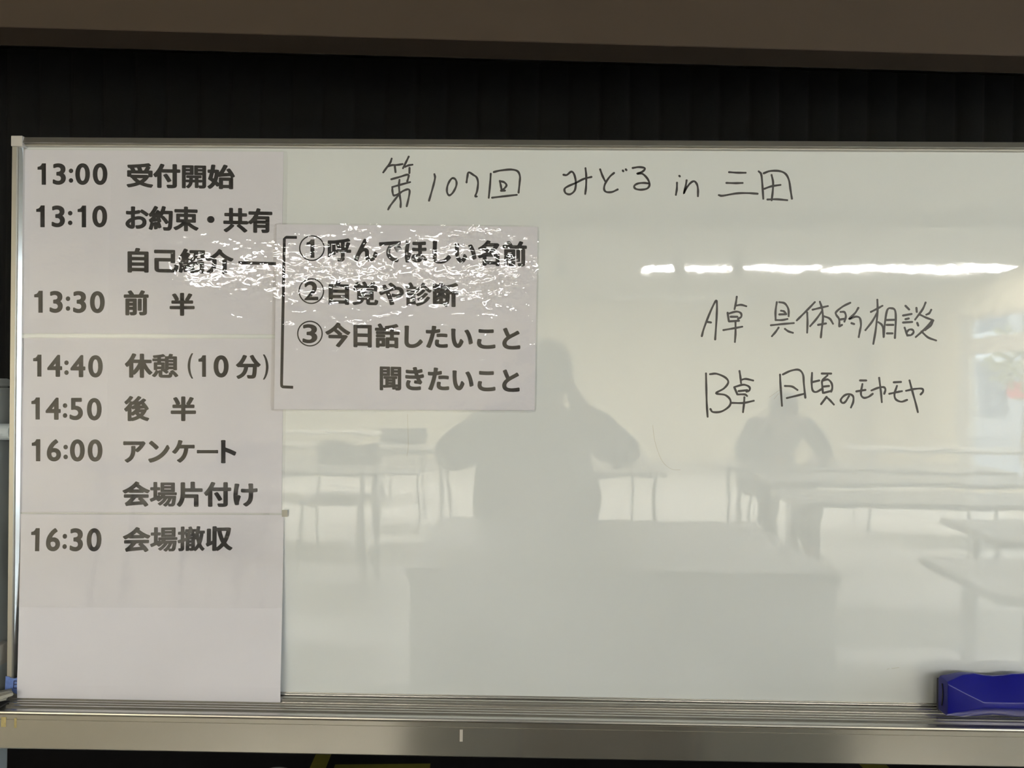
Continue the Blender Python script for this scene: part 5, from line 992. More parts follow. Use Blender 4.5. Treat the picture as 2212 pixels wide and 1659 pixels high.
# card in the middle
s4 = thing('laminated_sheet', 'laminated card in the middle with circled numbers 1 to 3 and a bracket', 'sheet', (-0.2, 0, 1.32), group='laminated schedule sheets')
obj('paper', slab(quad_pts('paper4'), lambda s, t: -0.0044, 0.0005, 4, 4), 'paper', s4)
obj('film', slab(quad_pts('film4'), lambda s, t: -0.0050, 0.0002, 40, 30, 0.006), 'film4', s4)
ex = {}
for ln, cx, cz, rr in RINGS:
    ex[ln] = [circle(cx, cz, rr), circle(cx, cz, rr - 2.1)]
print_lines(4, s4, lambda x, z: -0.00460, ex)
bm = bmesh.new()
bpts = [Vector(p) for p in BRACKET]
def arc_path(P, rad=3.0):
    out = [P[0]]
    for i in (1, 2, 3):
        a, b = P[i - 1], P[i]
        out.append(b)
    out.append(P[4])
    return out
# bracket as one round-cornered bar
path = [bpts[0], bpts[1] + Vector((1.5, 0.2)), bpts[1] + Vector((0.4, -0.6)), bpts[2], bpts[2] * 0.02 + bpts[3] * 0.98, bpts[3] + Vector((0.5, 0.8)), bpts[3] + Vector((1.8, -0.1)), bpts[4]]
def add_bar(bm, P, w_, y, th):
    n = len(P)
    L, R = [], []
    for i, p in enumerate(P):
        t = (P[min(i + 1, n - 1)] - P[max(i - 1, 0)]).normalized()
        nn = Vector((-t.y, t.x)) * (w_ / 2)
        L.append((p + nn) / 1000); R.append((p - nn) / 1000)
    rows = []
    for p, q in zip(L, R):
        rows.append([bm.verts.new((p.x, y, p.y)), bm.verts.new((q.x, y, q.y)), bm.verts.new((q.x, y + th, q.y)), bm.verts.new((p.x, y + th, p.y))])
    for a, b in zip(rows, rows[1:]):
        for k in range(4):
            bm.faces.new((a[k], a[(k + 1) % 4], b[(k + 1) % 4], b[k]))
    bm.faces.new(rows[0]); bm.faces.new(rows[-1][::-1])
add_bar(bm, path, 4.7, -0.0046, 0.00008)
obj('bracket_line', bm, 'ink', s4)

# ------------------------------------------------------------------ things on the tray and frame
def eraser():
    bm = bmesh.new()
    secs = []
    xs = [0.652, 0.664, 0.680, 0.700, 0.715, 0.730, 0.745, 0.760, 0.780, 0.800, 0.820]
    for x in xs:
        t = x - 0.652
        wav = 0.0030 * math.cos((x - 0.688) * 2 * math.pi / 0.085)
        k = min(1.0, t / 0.046)
        top = 0.7725 + 0.004 * min(1, t / 0.02) + wav * min(1, t / 0.02) * 0.8
        bot = 0.7165 - 0.0020 * min(1, t / 0.02) - wav * 0.5 * min(1, t / 0.02)
        fu, fl = 0.7665, 0.7215       # the front face's upper and lower edges at the end
        rz = 0.7405                   # the ridge
        # facet closes to the ridge: upper and lower edge slide together
        e = k
        pu = fu * (1 - e) + (rz + 0.004) * e
        pl = fl * (1 - e) + (rz - 0.004) * e
        yf = -0.0480 - 0.0120 * k
        secs.append([(x, -0.0205, bot + 0.0005), (x, -0.0205, top - 0.006), (x, -0.0260, top - 0.0005), (x, -0.0460 + 0.0140 * k, top - 0.0030 * (1 - k)), (x, yf, pu), (x, yf, pl), (x, -0.0440 + 0.0080 * k, bot)])
    V = [[bm.verts.new(p) for p in s] for s in secs]
    n = len(V[0])
    for a, b in zip(V, V[1:]):
        for k in range(n):
            bm.faces.new((a[k], a[(k + 1) % n], b[(k + 1) % n], b[k]))
    bm.faces.new(V[0]); bm.faces.new(V[-1][::-1])
    bmesh.ops.recalc_face_normals(bm, faces=bm.faces)
    return bm
er = thing('board_eraser', 'blue plastic board eraser with wavy grip lying on the tray', 'eraser', (0.73, -0.035, 0.709))
body = obj('grip', eraser(), 'blue', er)
md = body.modifiers.new('bevel', 'BEVEL'); md.width = 0.0012; md.segments = 3; md.limit_method = 'ANGLE'; md.angle_limit = math.radians(28)
for f in body.data.polygons:
    f.use_smooth = True
obj('felt_pad', box((0.653, -0.0203, 0.7135), (0.819, -0.0134, 0.7640), 0.0015, 2), 'felt', er)
# raised lip on the end face
bm = bmesh.new()
for k in range(9):
    t = k / 8
    add_tube(bm, (0.6512, -0.0330 - 0.0025 * math.sin(math.pi * t), 0.728 + 0.034 * t), (0.6512, -0.0330 - 0.0025 * math.sin(math.pi * min(1, t + .125)), 0.728 + 0.034 * min(1, t + 0.125)), 0.0008, n=6) if k < 8 else None
obj('end_seam', bm, 'black', er)

# blue tape with a written letter on the left stile
def tape_bm():
    bm = bmesh.new()
    top = [(-0.8292, 0.7412), (-0.8235, 0.7402), (-0.8195, 0.7380), (-0.8150, 0.7378), (-0.8085, 0.7396)]
    bot = [(-0.8302, 0.7168), (-0.8235, 0.7170), (-0.8180, 0.7178), (-0.8150, 0.7140), (-0.8090, 0.7130)]
    rows = []
    for (xa, za), (xb, zb) in zip(top, bot):
        rows.append([bm.verts.new((xa, -0.0134, za)), bm.verts.new((xb, -0.0134, zb)), bm.verts.new((xb, -0.0130, zb)), bm.verts.new((xa, -0.0130, za))])
    for a, b in zip(rows, rows[1:]):
        for k in range(4):
            bm.faces.new((a[k], a[(k + 1) % 4], b[(k + 1) % 4], b[k]))
    bm.faces.new(rows[0]); bm.faces.new(rows[-1][::-1])
    return bm
bt = origin_to(tag(obj('masking_tape', tape_bm(), 'bluetape'), 'scrap of blue tape with a dark letter at the frame\'s lower left corner', 'tape'), (-0.82, -0.0132, 0.728))
bm = bmesh.new()
for a, b in (((-0.8162, 0.7228), (-0.8152, 0.7342)), ((-0.8155, 0.7338), (-0.8085, 0.7338)), ((-0.8160, 0.7284), (-0.8085, 0.7286)), ((-0.8166, 0.7226), (-0.8085, 0.7224))):
    add_bar(bm, [Vector(a) * 1000, Vector(b) * 1000], 1.3, -0.01355, 0.0001)
obj('written_letter', bm, 'blueink', bt)

# grey clip lying on the tray's left end
cl = thing('strap_clip', 'grey plastic strap clip lying at the left end of the tray', 'clip', (-0.825, -0.045, 0.708))
def bar3(p0, p1, wv, th):
    bm = bmesh.new()
    p0, p1 = Vector(p0), Vector(p1)
    d = (p1 - p0).normalized()
    s = Vector((0, 0, 1)).cross(d)
    s = (s - d * s.dot(d)).normalized()
    n = d.cross(s)
    rows = []
    for p in (p0, p1):
        rows.append([bm.verts.new(p + s * wv * a + n * th * b) for a, b in ((-.5, -.5), (.5, -.5), (.5, .5), (-.5, .5))])
    for k in range(4):
        bm.faces.new((rows[0][k], rows[0][(k + 1) % 4], rows[1][(k + 1) % 4], rows[1][k]))
    bm.faces.new(rows[0][::-1]); bm.faces.new(rows[1])
    es = list(bm.edges)
    bmesh.ops.bevel(bm, geom=es, offset=min(wv, th) * 0.18, segments=2, affect='EDGES')
    return bm
obj('upper_arm', bar3((-0.8620, -0.042, 0.7165), (-0.8130, -0.024, 0.7225), 0.011, 0.004), 'clip', cl)
obj('lower_arm', bar3((-0.8600, -0.056, 0.7100), (-0.8120, -0.035, 0.7160), 0.010, 0.005), 'clip', cl)
obj('end_piece', bar3((-0.8240, -0.040, 0.7185), (-0.8100, -0.026, 0.7205), 0.018, 0.005), 'clipend', cl)
obj('rubber_base', box((-0.8640, -0.060, 0.7070), (-0.8100, -0.030, 0.7095), 0.0008, 1), 'black', cl)

# ------------------------------------------------------------------ behind the board
# black curtain in the alcove
def pleats(x0, x1, y0, z0, z1, n, seed):
    bm = bmesh.new()
    rng = random.Random(seed)
    cols = []
    nx = n * 12
    ph = [rng.uniform(0.7, 1.3) for _ in range(n + 2)]
    for i in range(nx + 1):
        t = i / nx
        x = x0 + (x1 - x0) * t
        k = t * n
        a = ph[int(k)]
        prof_ = abs(math.sin(math.pi * k)) ** 0.6
        col = []
        for j in range(7):
            h = j / 6
            amp = 0.028 * (1 - 0.75 * h ** 3) * a
            y = y0 - amp * prof_
            col.append((bm.verts.new((x, y, z0 + (z1 - z0) * h)), bm.verts.new((x, y + 0.004, z0 + (z1 - z0) * h))))
        cols.append(col)
    for a, b in zip(cols, cols[1:]):
        for j in range(6):
            bm.faces.new((a[j][0], b[j][0], b[j + 1][0], a[j + 1][0]))
            bm.faces.new((a[j][1], a[j + 1][1], b[j + 1][1], b[j][1]))
        bm.faces.new((a[0][0], a[0][1], b[0][1], b[0][0]))
        bm.faces.new((a[6][0], b[6][0], b[6][1], a[6][1]))
    for cc in (cols[0], cols[-1]):
        for j in range(6):
            bm.faces.new((cc[j][0], cc[j + 1][0], cc[j + 1][1], cc[j][1]))
    return bm
cu_root = thing('stage_curtain', 'black pleated curtain hanging across the alcove behind the whiteboard', 'curtain', room(0, -1.5), ROOM_A)
obj('cloth', pleats(U0 + 0.02, U1 - 0.02, 0.0, 0.02, 2.36, 88, 4), 'velvet', cu_root, local=True, smooth=True)
bm = bmesh.new()
add_tube(bm, (U0 + 0.005, 0.0, 2.385), (U1 - 0.005, 0.0, 2.385), 0.014)
obj('rail', bm, 'steel', cu_root, local=True)

# yellow floor tape behind the board
def tape_strip(u, d0, d1, wdt, label):
    bm = box((-wdt / 2, 0, 0), (wdt / 2, d1 - d0, 0.0006))
    o = obj('floor_tape', bm, 'yellow')
    place(o, (u[0], u[1], 0.0101), ROOM_A)
    return tag(o, label, 'tape', 'yellow tape lines on the stage floor')
tape_strip((-0.623, 0.95), 0, 0.45, 0.050, 'yellow floor tape line left of centre on the dark floor')
tape_strip((1.145, 0.95), 0, 0.45, 0.085, 'wider yellow floor tape line right of centre on the dark floor')
o = obj('floor_tape', box((0, -0.02, 0), (0.30, 0.02, 0.0006)), 'yellow')
tag(place(o, (-0.585, 1.163, 0.0103), ROOM_A), 'short yellow tape line crossing the floor beside the left one', 'tape', 'yellow tape lines on the stage floor')
# white ball on the floor
bm = bmesh.new()
bmesh.ops.create_uvsphere(bm, u_segments=32, v_segments=20, radius=0.105)
bl = obj('ball', bm, 'white', smooth=True)
tag(place(bl, (-0.632, 0.722, 0.115)), 'round white ball on the dark floor, its top just under the rail', 'ball')

# ------------------------------------------------------------------ the room
def room_obj(name, bm, mat):
    o = obj(name, bm, mat)
    o.rotation_euler = (0, 0, ROOM_A)
    return structure(o)
# in the room's own axes: x = u, y = -d
room_obj('floor', box((U0 - 0.2, -D1 - 0.2, -0.1), (U1 + 0.2, 1.95, 0.0)), 'floor')
room_obj('floor_stage', box((U0, -0.42, 0.0), (U1, -D0, 0.01)), 'stage')
room_obj('ceiling', box((U0 - 0.2, -D1 - 0.2, CEIL), (U1 + 0.2, 1.95, CEIL + 0.1)), 'ceiling')
room_obj('wall_front', box((U0 - 0.2, -D0, 0.0), (U1 + 0.2, -D0 + 0.2, CEIL)), 'darkwall')
room_obj('wall_back', box((U0 - 0.2, -D1 - 0.2, 0.0), (U1 + 0.2, -D1, CEIL)), 'wall')
room_obj('wall_left', box((U0 - 0.2, -D1, 0.0), (U0, -D0, CEIL)), 'wall')
lin = room_obj('trim_1', box((U0, 0.90, 2.169), (U1, 1.02, CEIL), 0.002, 1), 'lintel')
# right wall with window openings
WINS = [(0.5, 2.6), (3.05, 5.15), (5.6, 8.12)]
WZ0, WZ1, TZ0, TZ1 = 0.23, 2.04, 1.61, 1.79
bm = bmesh.new()
edges = [D0] + [e for wn in WINS for e in wn] + [D1]
for k in range(0, len(edges), 2):
    add_box(bm, (U1, -edges[k + 1], 0), (U1 + 0.2, -edges[k], CEIL))
for a, b in WINS:
    add_box(bm, (U1, -b, 0), (U1 + 0.2, -a, WZ0))
    add_box(bm, (U1, -b, WZ1), (U1 + 0.2, -a, CEIL))
room_obj('wall_right', bm, 'wall')
for k, (a, b) in enumerate(WINS):
    bm = bmesh.new()
    for p, q in (((a, WZ0), (a + 0.06, WZ1)), ((b - 0.06, WZ0), (b, WZ1)), ((a, WZ0), (b, WZ0 + 0.05)), ((a, WZ1 - 0.05), (b, WZ1)), ((a, TZ0), (b, TZ1))):
        add_box(bm, (U1 + 0.004, -q[0], p[1]), (U1 + 0.07, -p[0], q[1]))
    for m in (b - 0.22, a + (b - a) * 0.45):
        add_box(bm, (U1 - 0.006, -m - 0.05, WZ0), (U1 + 0.06, -m + 0.05, WZ1))
    wf = room_obj('window_%d' % (k + 1), bm, 'winframe')
    pn = obj('pane', box((U1 + 0.034, -b + 0.05, WZ0 + 0.04), (U1 + 0.040, -a - 0.05, WZ1 - 0.04)), 'glass', wf, local=True)
room_obj('wall_pillar', box((4.33, -10.0, 0), (U1, -9.6, CEIL)), 'wall')
bm = box((U0, -D1 + 0.0, 0.0), (U1, -D1 + 0.012, 0.09))
room_obj('baseboard_back', bm, 'winframe')
# beam across the ceiling in front of the lamps
room_obj('trim_2', box((U0, -4.6, CEIL - 0.12), (U1, -4.3, CEIL)), 'ceiling')

# ceiling lamps: a lit row and a dark row behind it
def make_lamp(lit):
    t = thing('ceiling_lamp', '', 'ceiling light')
    pr = [(-0.19, 0.0), (-0.19, -0.030), (-0.17, -0.040), (-0.155, -0.036), (0.155, -0.036), (0.17, -0.040), (0.19, -0.030), (0.19, 0.0)]
    obj('housing', prism_x(pr, -0.92, 0.92), 'housing', t, local=True)
    obj('diffuser', box((-0.88, -0.15, -0.041), (0.88, 0.15, -0.0365), 0.001, 1), 'tube' if lit else 'tubeoff', t, local=True)
    for x in (-0.90, 0.90):
        obj('end_cap', box((x - 0.018, -0.188, -0.042), (x + 0.018, 0.188, -0.0005)), 'housing', t, local=True)
    return t
lamp = make_lamp(True)
LU = [(1.70, 'lit fluorescent ceiling lamp, second from the window wall'), (3.53, 'lit fluorescent ceiling lamp nearest the window wall'), (-1.32, 'lit fluorescent ceiling lamp, second from the left wall'), (-3.15, 'lit fluorescent ceiling lamp nearest the left wall')]
for k, (u, lab) in enumerate(LU):
    o = lamp if k == 0 else dup(lamp, (0, 0, 0), 0)
    place(o, room(u, 6.76, CEIL), ROOM_A)
    o['label'] = lab
    o['group'] = 'lit ceiling lamps in a row'
off = make_lamp(False)
for k, (u, lab) in enumerate(((1.6, 'unlit ceiling lamp near the back wall, right of middle'), (-1.6, 'unlit ceiling lamp near the back wall, left of middle'))):
    o = off if k == 0 else dup(off, (0, 0, 0), 0)
    place(o, room(u, 9.6, CEIL), ROOM_A)
    o['label'] = lab
    o['group'] = 'unlit ceiling lamps by the back wall'
# dark spotlights on ceiling stems
def make_spot():
    t = thing('spotlight', '', 'spotlight')
    bm = bmesh.new(); add_tube(bm, (0, 0, 0), (0, 0, -0.22), 0.010)
    obj('stem', bm, 'black', t, local=True)
    bm = bmesh.new(); add_tube(bm, (0, 0.06, -0.30), (0, -0.05, -0.22), 0.055, 0.045, n=20)
    obj('can', bm, 'black', t, local=True)
    return t
sp = make_spot()
for k, (u, lab) in enumerate(((0.0, 'dark hanging spotlight, leftmost under the ceiling'), (0.98, 'dark hanging spotlight, middle one of three'), (1.46, 'dark hanging spotlight, right of the other two'))):
    o = sp if k == 0 else dup(sp, (0, 0, 0), 0)
    place(o, room(u, 5.27, CEIL), ROOM_A)
    o['label'] = lab
    o['group'] = 'spotlights under the ceiling'

# ------------------------------------------------------------------ furniture facing the board
dk = thing('front_desk', 'grey-topped desk with a grey front panel facing the whiteboard', 'desk', (0.25, -1.07, 0))
obj('desk_top', box((-0.295, -1.45, 0.722), (0.80, -0.70, 0.75), 0.004, 2), 'desktop', dk)
obj('front_panel', box((-0.285, -0.735, 0.12), (0.79, -0.715, 0.7218)), 'deskpanel', dk)
for x in (-0.285, 0.77):
    obj('side_panel', box((x, -1.40, 0.0), (x + 0.02, -0.7355, 0.7218)), 'deskpanel', dk)

bx_ = thing('box_stool', 'dark brown wooden box stool standing before the front desk', 'stool', (0.20, -0.52, 0))
for x in (-0.008, 0.342):
    obj('side_board', box((x, -0.63, 0.0), (x + 0.018, -0.43, 0.60)), 'brown', bx_)
obj('seat_board', box((-0.02, -0.64, 0.6005), (0.372, -0.42, 0.622), 0.003, 2), 'brown', bx_)
obj('back_board', box((0.0105, -0.46, 0.0), (0.3415, -0.445, 0.5995)), 'brown', bx_)

def make_table():
    t = thing('folding_table', '', 'table')
    obj('tabletop', box((-0.9, -0.225, 0.675), (0.9, 0.225, 0.70), 0.004, 2), 'tabletop', t, local=True)
    for sx in (-1, 1):
        for sy in (-1, 1):
            bm = bmesh.new(); add_tube(bm, (sx * 0.80, sy * 0.17, 0.0), (sx * 0.78, sy * 0.17, 0.675), 0.013)
            obj('leg', bm, 'steel', t, local=True)
    return t
tb = make_table()
TABS = [(2.05, 1.00, 0, 'pale folding table nearest the whiteboard on the window side'), (2.46, 1.75, 0, 'second pale folding table from the board, window side'), (2.0, 2.55, 0, 'third pale folding table from the board, window side'),
        (2.1, 3.30, 0, 'fourth pale folding table from the board, window side'), (1.95, 3.95, 0, 'fifth pale folding table from the board, before the bent person'), (3.4, 5.6, 0, 'pale folding table beside the rear window'),
        (0.42, 4.2, 1, 'pale folding table standing lengthways in the middle aisle'), (-1.9, 3.3, 0, 'pale folding table on the left side, nearer the board'), (-1.7, 4.9, 0, 'pale folding table on the left side, farther back'), (-2.6, 6.6, 0, 'pale folding table farthest back on the left')]
for k, (u, d, turn, lab) in enumerate(TABS):
    o = tb if k == 0 else dup(tb, (0, 0, 0), 0)
    place(o, room(u, d), ROOM_A + turn * math.pi / 2)
    o['label'] = lab
    o['group'] = 'folding tables in the hall'

def make_chair():
    t = thing('stacking_chair', '', 'chair')
    bm = box((-0.21, -0.20, 0.43), (0.21, 0.21, 0.455), 0.01, 3)
    obj('seat', bm, 'seat', t, local=True)
    bm = bmesh.new()
    rows = []
    for i in range(9):
        x = -0.21 + 0.42 * i / 8
        y = -0.225 - 0.03 * (1 - (x / 0.21) ** 2)
        rows.append([bm.verts.new((x, y, 0.56)), bm.verts.new((x, y - 0.03, 0.80)), bm.verts.new((x, y - 0.045, 0.80)), bm.verts.new((x, y - 0.015, 0.56))])
    for a, b in zip(rows, rows[1:]):
        for k in range(4):
            bm.faces.new((a[k], a[(k + 1) % 4], b[(k + 1) % 4], b[k]))
    bm.faces.new(rows[0]); bm.faces.new(rows[-1][::-1])
    obj('backrest', bm, 'seat', t, local=True)
    for sx in (-1, 1):
        bm = bmesh.new(); add_tube(bm, (sx * 0.20, 0.19, 0), (sx * 0.18, 0.16, 0.43), 0.011)
        obj('leg', bm, 'steel', t, local=True)
        bm = bmesh.new(); add_tube(bm, (sx * 0.20, -0.24, 0), (sx * 0.19, -0.19, 0.45), 0.011); add_tube(bm, (sx * 0.19, -0.19, 0.45), (sx * 0.19, -0.262, 0.78), 0.011)
        obj('leg', bm, 'steel', t, local=True)
    return t
ch = make_chair()
place(ch, (0.05, -1.86, 0), 0.0)
ch['label'] = 'grey stacking chair behind the front desk, under the photographer'
CHS = [(1.57, 4.62, 0.0, 'grey stacking chair under the bent person'),
       (-0.1, 4.4, -1.5, 'grey stacking chair at the lengthways table, left side'), (-1.45, 3.75, 0.0, 'grey stacking chair at the near left table, aisle end'), (-2.2, 3.75, 0.05, 'grey stacking chair at the near left table, wall end'), (-1.4, 5.4, -0.1, 'grey stacking chair at the far left table')]
for u, d, rz, lab in CHS:
    o = dup(ch, room(u, d), ROOM_A + rz, lab)
for o in [o for o in COL.objects if o.name.startswith('stacking_chair')]:
    o['group'] = 'grey stacking chairs'

# ------------------------------------------------------------------ people
def skin_mesh(nodes, edges, root, sub=1):
    me = bpy.data.meshes.new('skin')
    names = list(nodes)
    idx = {n: i for i, n in enumerate(names)}
    me.from_pydata([nodes[n][:3] for n in names], [(idx[a], idx[b]) for a, b in edges], [])
    o = bpy.data.objects.new('skin', me)
    COL.objects.link(o)
    md = o.modifiers.new('skin', 'SKIN')
    md.use_smooth_shade = True
    for n in names:
        sv = me.skin_vertices[0].data[idx[n]]
        r = nodes[n][3]
        sv.radius = (r, r) if not isinstance(r, tuple) else r
        sv.use_root = (n == root)
    s = o.modifiers.new('sub', 'SUBSURF'); s.levels = sub; s.render_levels = sub
    dg = bpy.context.evaluated_depsgraph_get()
    out = bpy.data.meshes.new_from_object(o.evaluated_get(dg))
    bpy.data.objects.remove(o)
    bm = bmesh.new(); bm.from_mesh(out); bpy.data.meshes.remove(out); bpy.data.meshes.remove(me)
    return bm

def person(label, J, loc, rotz, bulk=0.0):
    """J: joints in the person's own axes (facing +y); one continuous skinned body, hair and clothes over it"""
    N = {k: tuple(v) for k, v in J.items() if not k.startswith('f')}
    E = [('pelvis', 'spine'), ('spine', 'chest'), ('chest', 'upper'), ('upper', 'neck'), ('neck', 'jaw'), ('jaw', 'skull'), ('skull', 'crown'), ('jaw', 'chin'), ('skull', 'nose')]
    for s in 'lr':
        E += [('upper', 'shoulder_' + s), ('shoulder_' + s, 'elbow_' + s), ('elbow_' + s, 'wrist_' + s), ('wrist_' + s, 'palm_' + s)]
        E += [('pelvis', 'hip_' + s), ('hip_' + s, 'knee_' + s), ('knee_' + s, 'ankle_' + s), ('ankle_' + s, 'toe_' + s)]
        for k in range(5):
            a = 'f%s%d' % (s, k)
            N[a + 'a'], N[a + 'b'], N[a + 'c'] = J[a]
            E += [('palm_' + s, a + 'a'), (a + 'a', a + 'b'), (a + 'b', a + 'c')]
    bm = skin_mesh(N, E, 'pelvis', 1)
    p = obj('person', bm, 'skin', smooth=True)
    place(p, loc, rotz)
    # jacket
    up = {k: N[k] for k in ('pelvis', 'spine', 'chest', 'upper', 'shoulder_l', 'elbow_l', 'shoulder_r', 'elbow_r')}
    g = {k: (v[0], v[1], v[2], v[3] + 0.018) for k, v in up.items()}
    if bulk:
        for k in ('pelvis', 'spine'):
            g[k] = (g[k][0] - 0.03, g[k][1], g[k][2], bulk)
        g['chest'] = (*g['chest'][:3], bulk * 0.94)
    for s in 'lr':
        e, wv = Vector(N['elbow_' + s][:3]), Vector(N['wrist_' + s][:3])
        q = e.lerp(wv, 0.88)
        g['cuff_' + s] = (q.x, q.y, q.z, 0.044)
    E2 = [('pelvis', 'spine'), ('spine', 'chest'), ('chest', 'upper')]
    for s in 'lr':
        E2 += [('upper', 'shoulder_' + s), ('shoulder_' + s, 'elbow_' + s), ('elbow_' + s, 'cuff_' + s)]
    obj('jacket', skin_mesh(g, E2, 'pelvis', 1), 'jacket', p, local=True, smooth=True)
    # trousers
    g = {'pelvis': (*N['pelvis'][:3], N['pelvis'][3] + 0.012)}
    E3 = []
    for s in 'lr':
        g['hip_' + s] = (*N['hip_' + s][:3], N['hip_' + s][3] + 0.014)
        g['knee_' + s] = (*N['knee_' + s][:3], N['knee_' + s][3] + 0.016)
        g['hem_' + s] = (N['ankle_' + s][0], N['ankle_' + s][1], N['ankle_' + s][2] + 0.01, 0.062)
        E3 += [('pelvis', 'hip_' + s), ('hip_' + s, 'knee_' + s), ('knee_' + s, 'hem_' + s)]
    obj('trousers', skin_mesh(g, E3, 'pelvis', 1), 'trousers', p, local=True, smooth=True)
    # shoes
    for s in 'lr':
        a, t = Vector(N['ankle_' + s][:3]), Vector(N['toe_' + s][:3])
        g = {'heel': (a.x, a.y - 0.05, 0.045, 0.042), 'mid': (a.x, (a.y + t.y) / 2, 0.045, 0.044), 'tip': (t.x, t.y + 0.03, 0.036, 0.036), 'top': (a.x, a.y, 0.10, 0.045)}
        obj('shoe', skin_mesh(g, [('heel', 'mid'), ('mid', 'tip'), ('heel', 'top')], 'heel', 1), 'shoe', p, local=True, smooth=True)
    # hair: a cap over the skull, open at the face
    sk, cr = Vector(N['skull'][:3]), Vector(N['crown'][:3])
    c0 = sk.lerp(cr, 0.45) + Vector((0, -0.012, 0.0))
    bm = bmesh.new()
    bmesh.ops.create_uvsphere(bm, u_segments=28, v_segments=18, radius=1.0)
    for v in list(bm.verts):
        if v.co.y > 0.42 and v.co.z < 0.45 or v.co.z < -0.62:
            bm.verts.remove(v)
    for v in bm.verts:
        r = 1 + 0.03 * noise.noise(v.co * 6)
        v.co = c0 + Vector((v.co.x * 0.099 * r, v.co.y * 0.112 * r, v.co.z * 0.118 * r))
    ext = bmesh.ops.extrude_face_region(bm, geom=bm.faces[:])
    for e in ext['geom']:
        if isinstance(e, bmesh.types.BMVert):
            e.co = c0 + (e.co - c0) * 0.93
    obj('hair', bm, 'hair', p, local=True, smooth=True)
    # eyes, mouth, ears
    jw = Vector(N['jaw'][:3])
    fy = sk.y + 0.080
    for sx in (-1, 1):
        bm = bmesh.new()
        bmesh.ops.create_uvsphere(bm, u_segments=12, v_segments=8, radius=0.011)
        for v in bm.verts:
            v.co += Vector((sk.x + sx * 0.031, fy - 0.002, sk.z + 0.008))
        obj('eye', bm, 'eye', p, local=True, smooth=True)
        bm = bmesh.new()
        bmesh.ops.create_uvsphere(bm, u_segments=12, v_segments=10, radius=1)
        for v in bm.verts:
            v.co = Vector((sk.x + sx * 0.089 + v.co.x * 0.010, sk.y - 0.012 + v.co.y * 0.019, sk.z - 0.005 + v.co.z * 0.030))
        obj('ear', bm, 'skin', p, local=True, smooth=True)
    return tag(p, label, 'person')

def fingers(J, s, palm, dirs, tdir, rb=0.0085):
    """four bent fingers of different length and a thumb leaving the side of the palm"""
    for k in range(4):
        base, mid, tip = dirs[k]
        J['f%s%d' % (s, k)] = [(*base, rb), (*mid, rb * 0.92), (*tip, rb * 0.75)]
    base, mid, tip = tdir
    J['f%s4' % s] = [(*base, rb * 1.15), (*mid, rb * 1.05), (*tip, rb * 0.85)]

# the photographer, seated at the front desk, phone held up in both hands
X0, Y0 = 0.07, -1.62
J = {'pelvis': (0.05, -1.84, 0.57, 0.145), 'spine': (0.055, -1.78, 0.74, 0.14), 'chest': (0.065, -1.69, 0.93, 0.15), 'upper': (0.075, -1.64, 1.04, 0.11), 'neck': (0.08, -1.60, 1.125, 0.055),
     'jaw': (0.082, -1.575, 1.185, 0.068), 'skull': (0.083, -1.575, 1.245, 0.090), 'crown': (0.083, -1.585, 1.290, 0.076), 'chin': (0.082, -1.525, 1.150, 0.030), 'nose': (0.083, -1.480, 1.225, 0.012),
     'shoulder_l': (-0.10, -1.62, 1.05, 0.072), 'elbow_l': (-0.295, -1.50, 0.945, 0.052), 'wrist_l': (-0.075, -1.325, 1.145, 0.030), 'palm_l': (-0.052, -1.285, 1.185, 0.026),
     'shoulder_r': (0.25, -1.62, 1.05, 0.072), 'elbow_r': (0.375, -1.50, 0.965, 0.052), 'wrist_r': (0.185, -1.325, 1.145, 0.030), 'palm_r': (0.160, -1.285, 1.185, 0.026),
     'hip_l': (-0.05, -1.80, 0.555, 0.095), 'knee_l': (-0.11, -1.40, 0.57, 0.066), 'ankle_l': (-0.12, -1.36, 0.11, 0.042), 'toe_l': (-0.13, -1.20, 0.05, 0.034),
     'hip_r': (0.15, -1.80, 0.555, 0.095), 'knee_r': (0.22, -1.40, 0.57, 0.066), 'ankle_r': (0.23, -1.36, 0.11, 0.042), 'toe_r': (0.24, -1.20, 0.05, 0.034)}
for s, sg, xe in (('l', 1, -0.021), ('r', -1, 0.131)):
    d = []
    for k in range(4):
        z = 1.236 - 0.016 * k
        ln = (0.014, 0.020, 0.018, 0.010)[k]
        d.append(((xe - sg * 0.020, -1.262, z), (xe - sg * 0.012, -1.243, z), (xe + sg * (ln - 0.014), -1.2375, z - 0.002)))
    th = ((xe - sg * 0.022, -1.278, 1.185), (xe - sg * 0.004, -1.270, 1.196), (xe + sg * 0.020, -1.261, 1.206))
    fingers(J, s, None, d, th)
person('person in dark jacket seated at the front desk holding up a phone, reflected mid board', J, (0, 0, 0), 0.0, 0.225)
ph = thing('phone', 'black phone held sideways in both hands above the front desk', 'phone', (0.055, -1.249, 1.22))
obj('body', box((-0.020, -1.2535, 1.184), (0.130, -1.2455, 1.256), 0.003, 3), 'phone', ph)
for x, z in ((-0.002, 1.244), (0.016, 1.236)):
    bm = bmesh.new(); add_tube(bm, (x, -1.2455, z), (x, -1.2440, z), 0.0065, n=20)
    obj('lens', bm, 'black', ph)

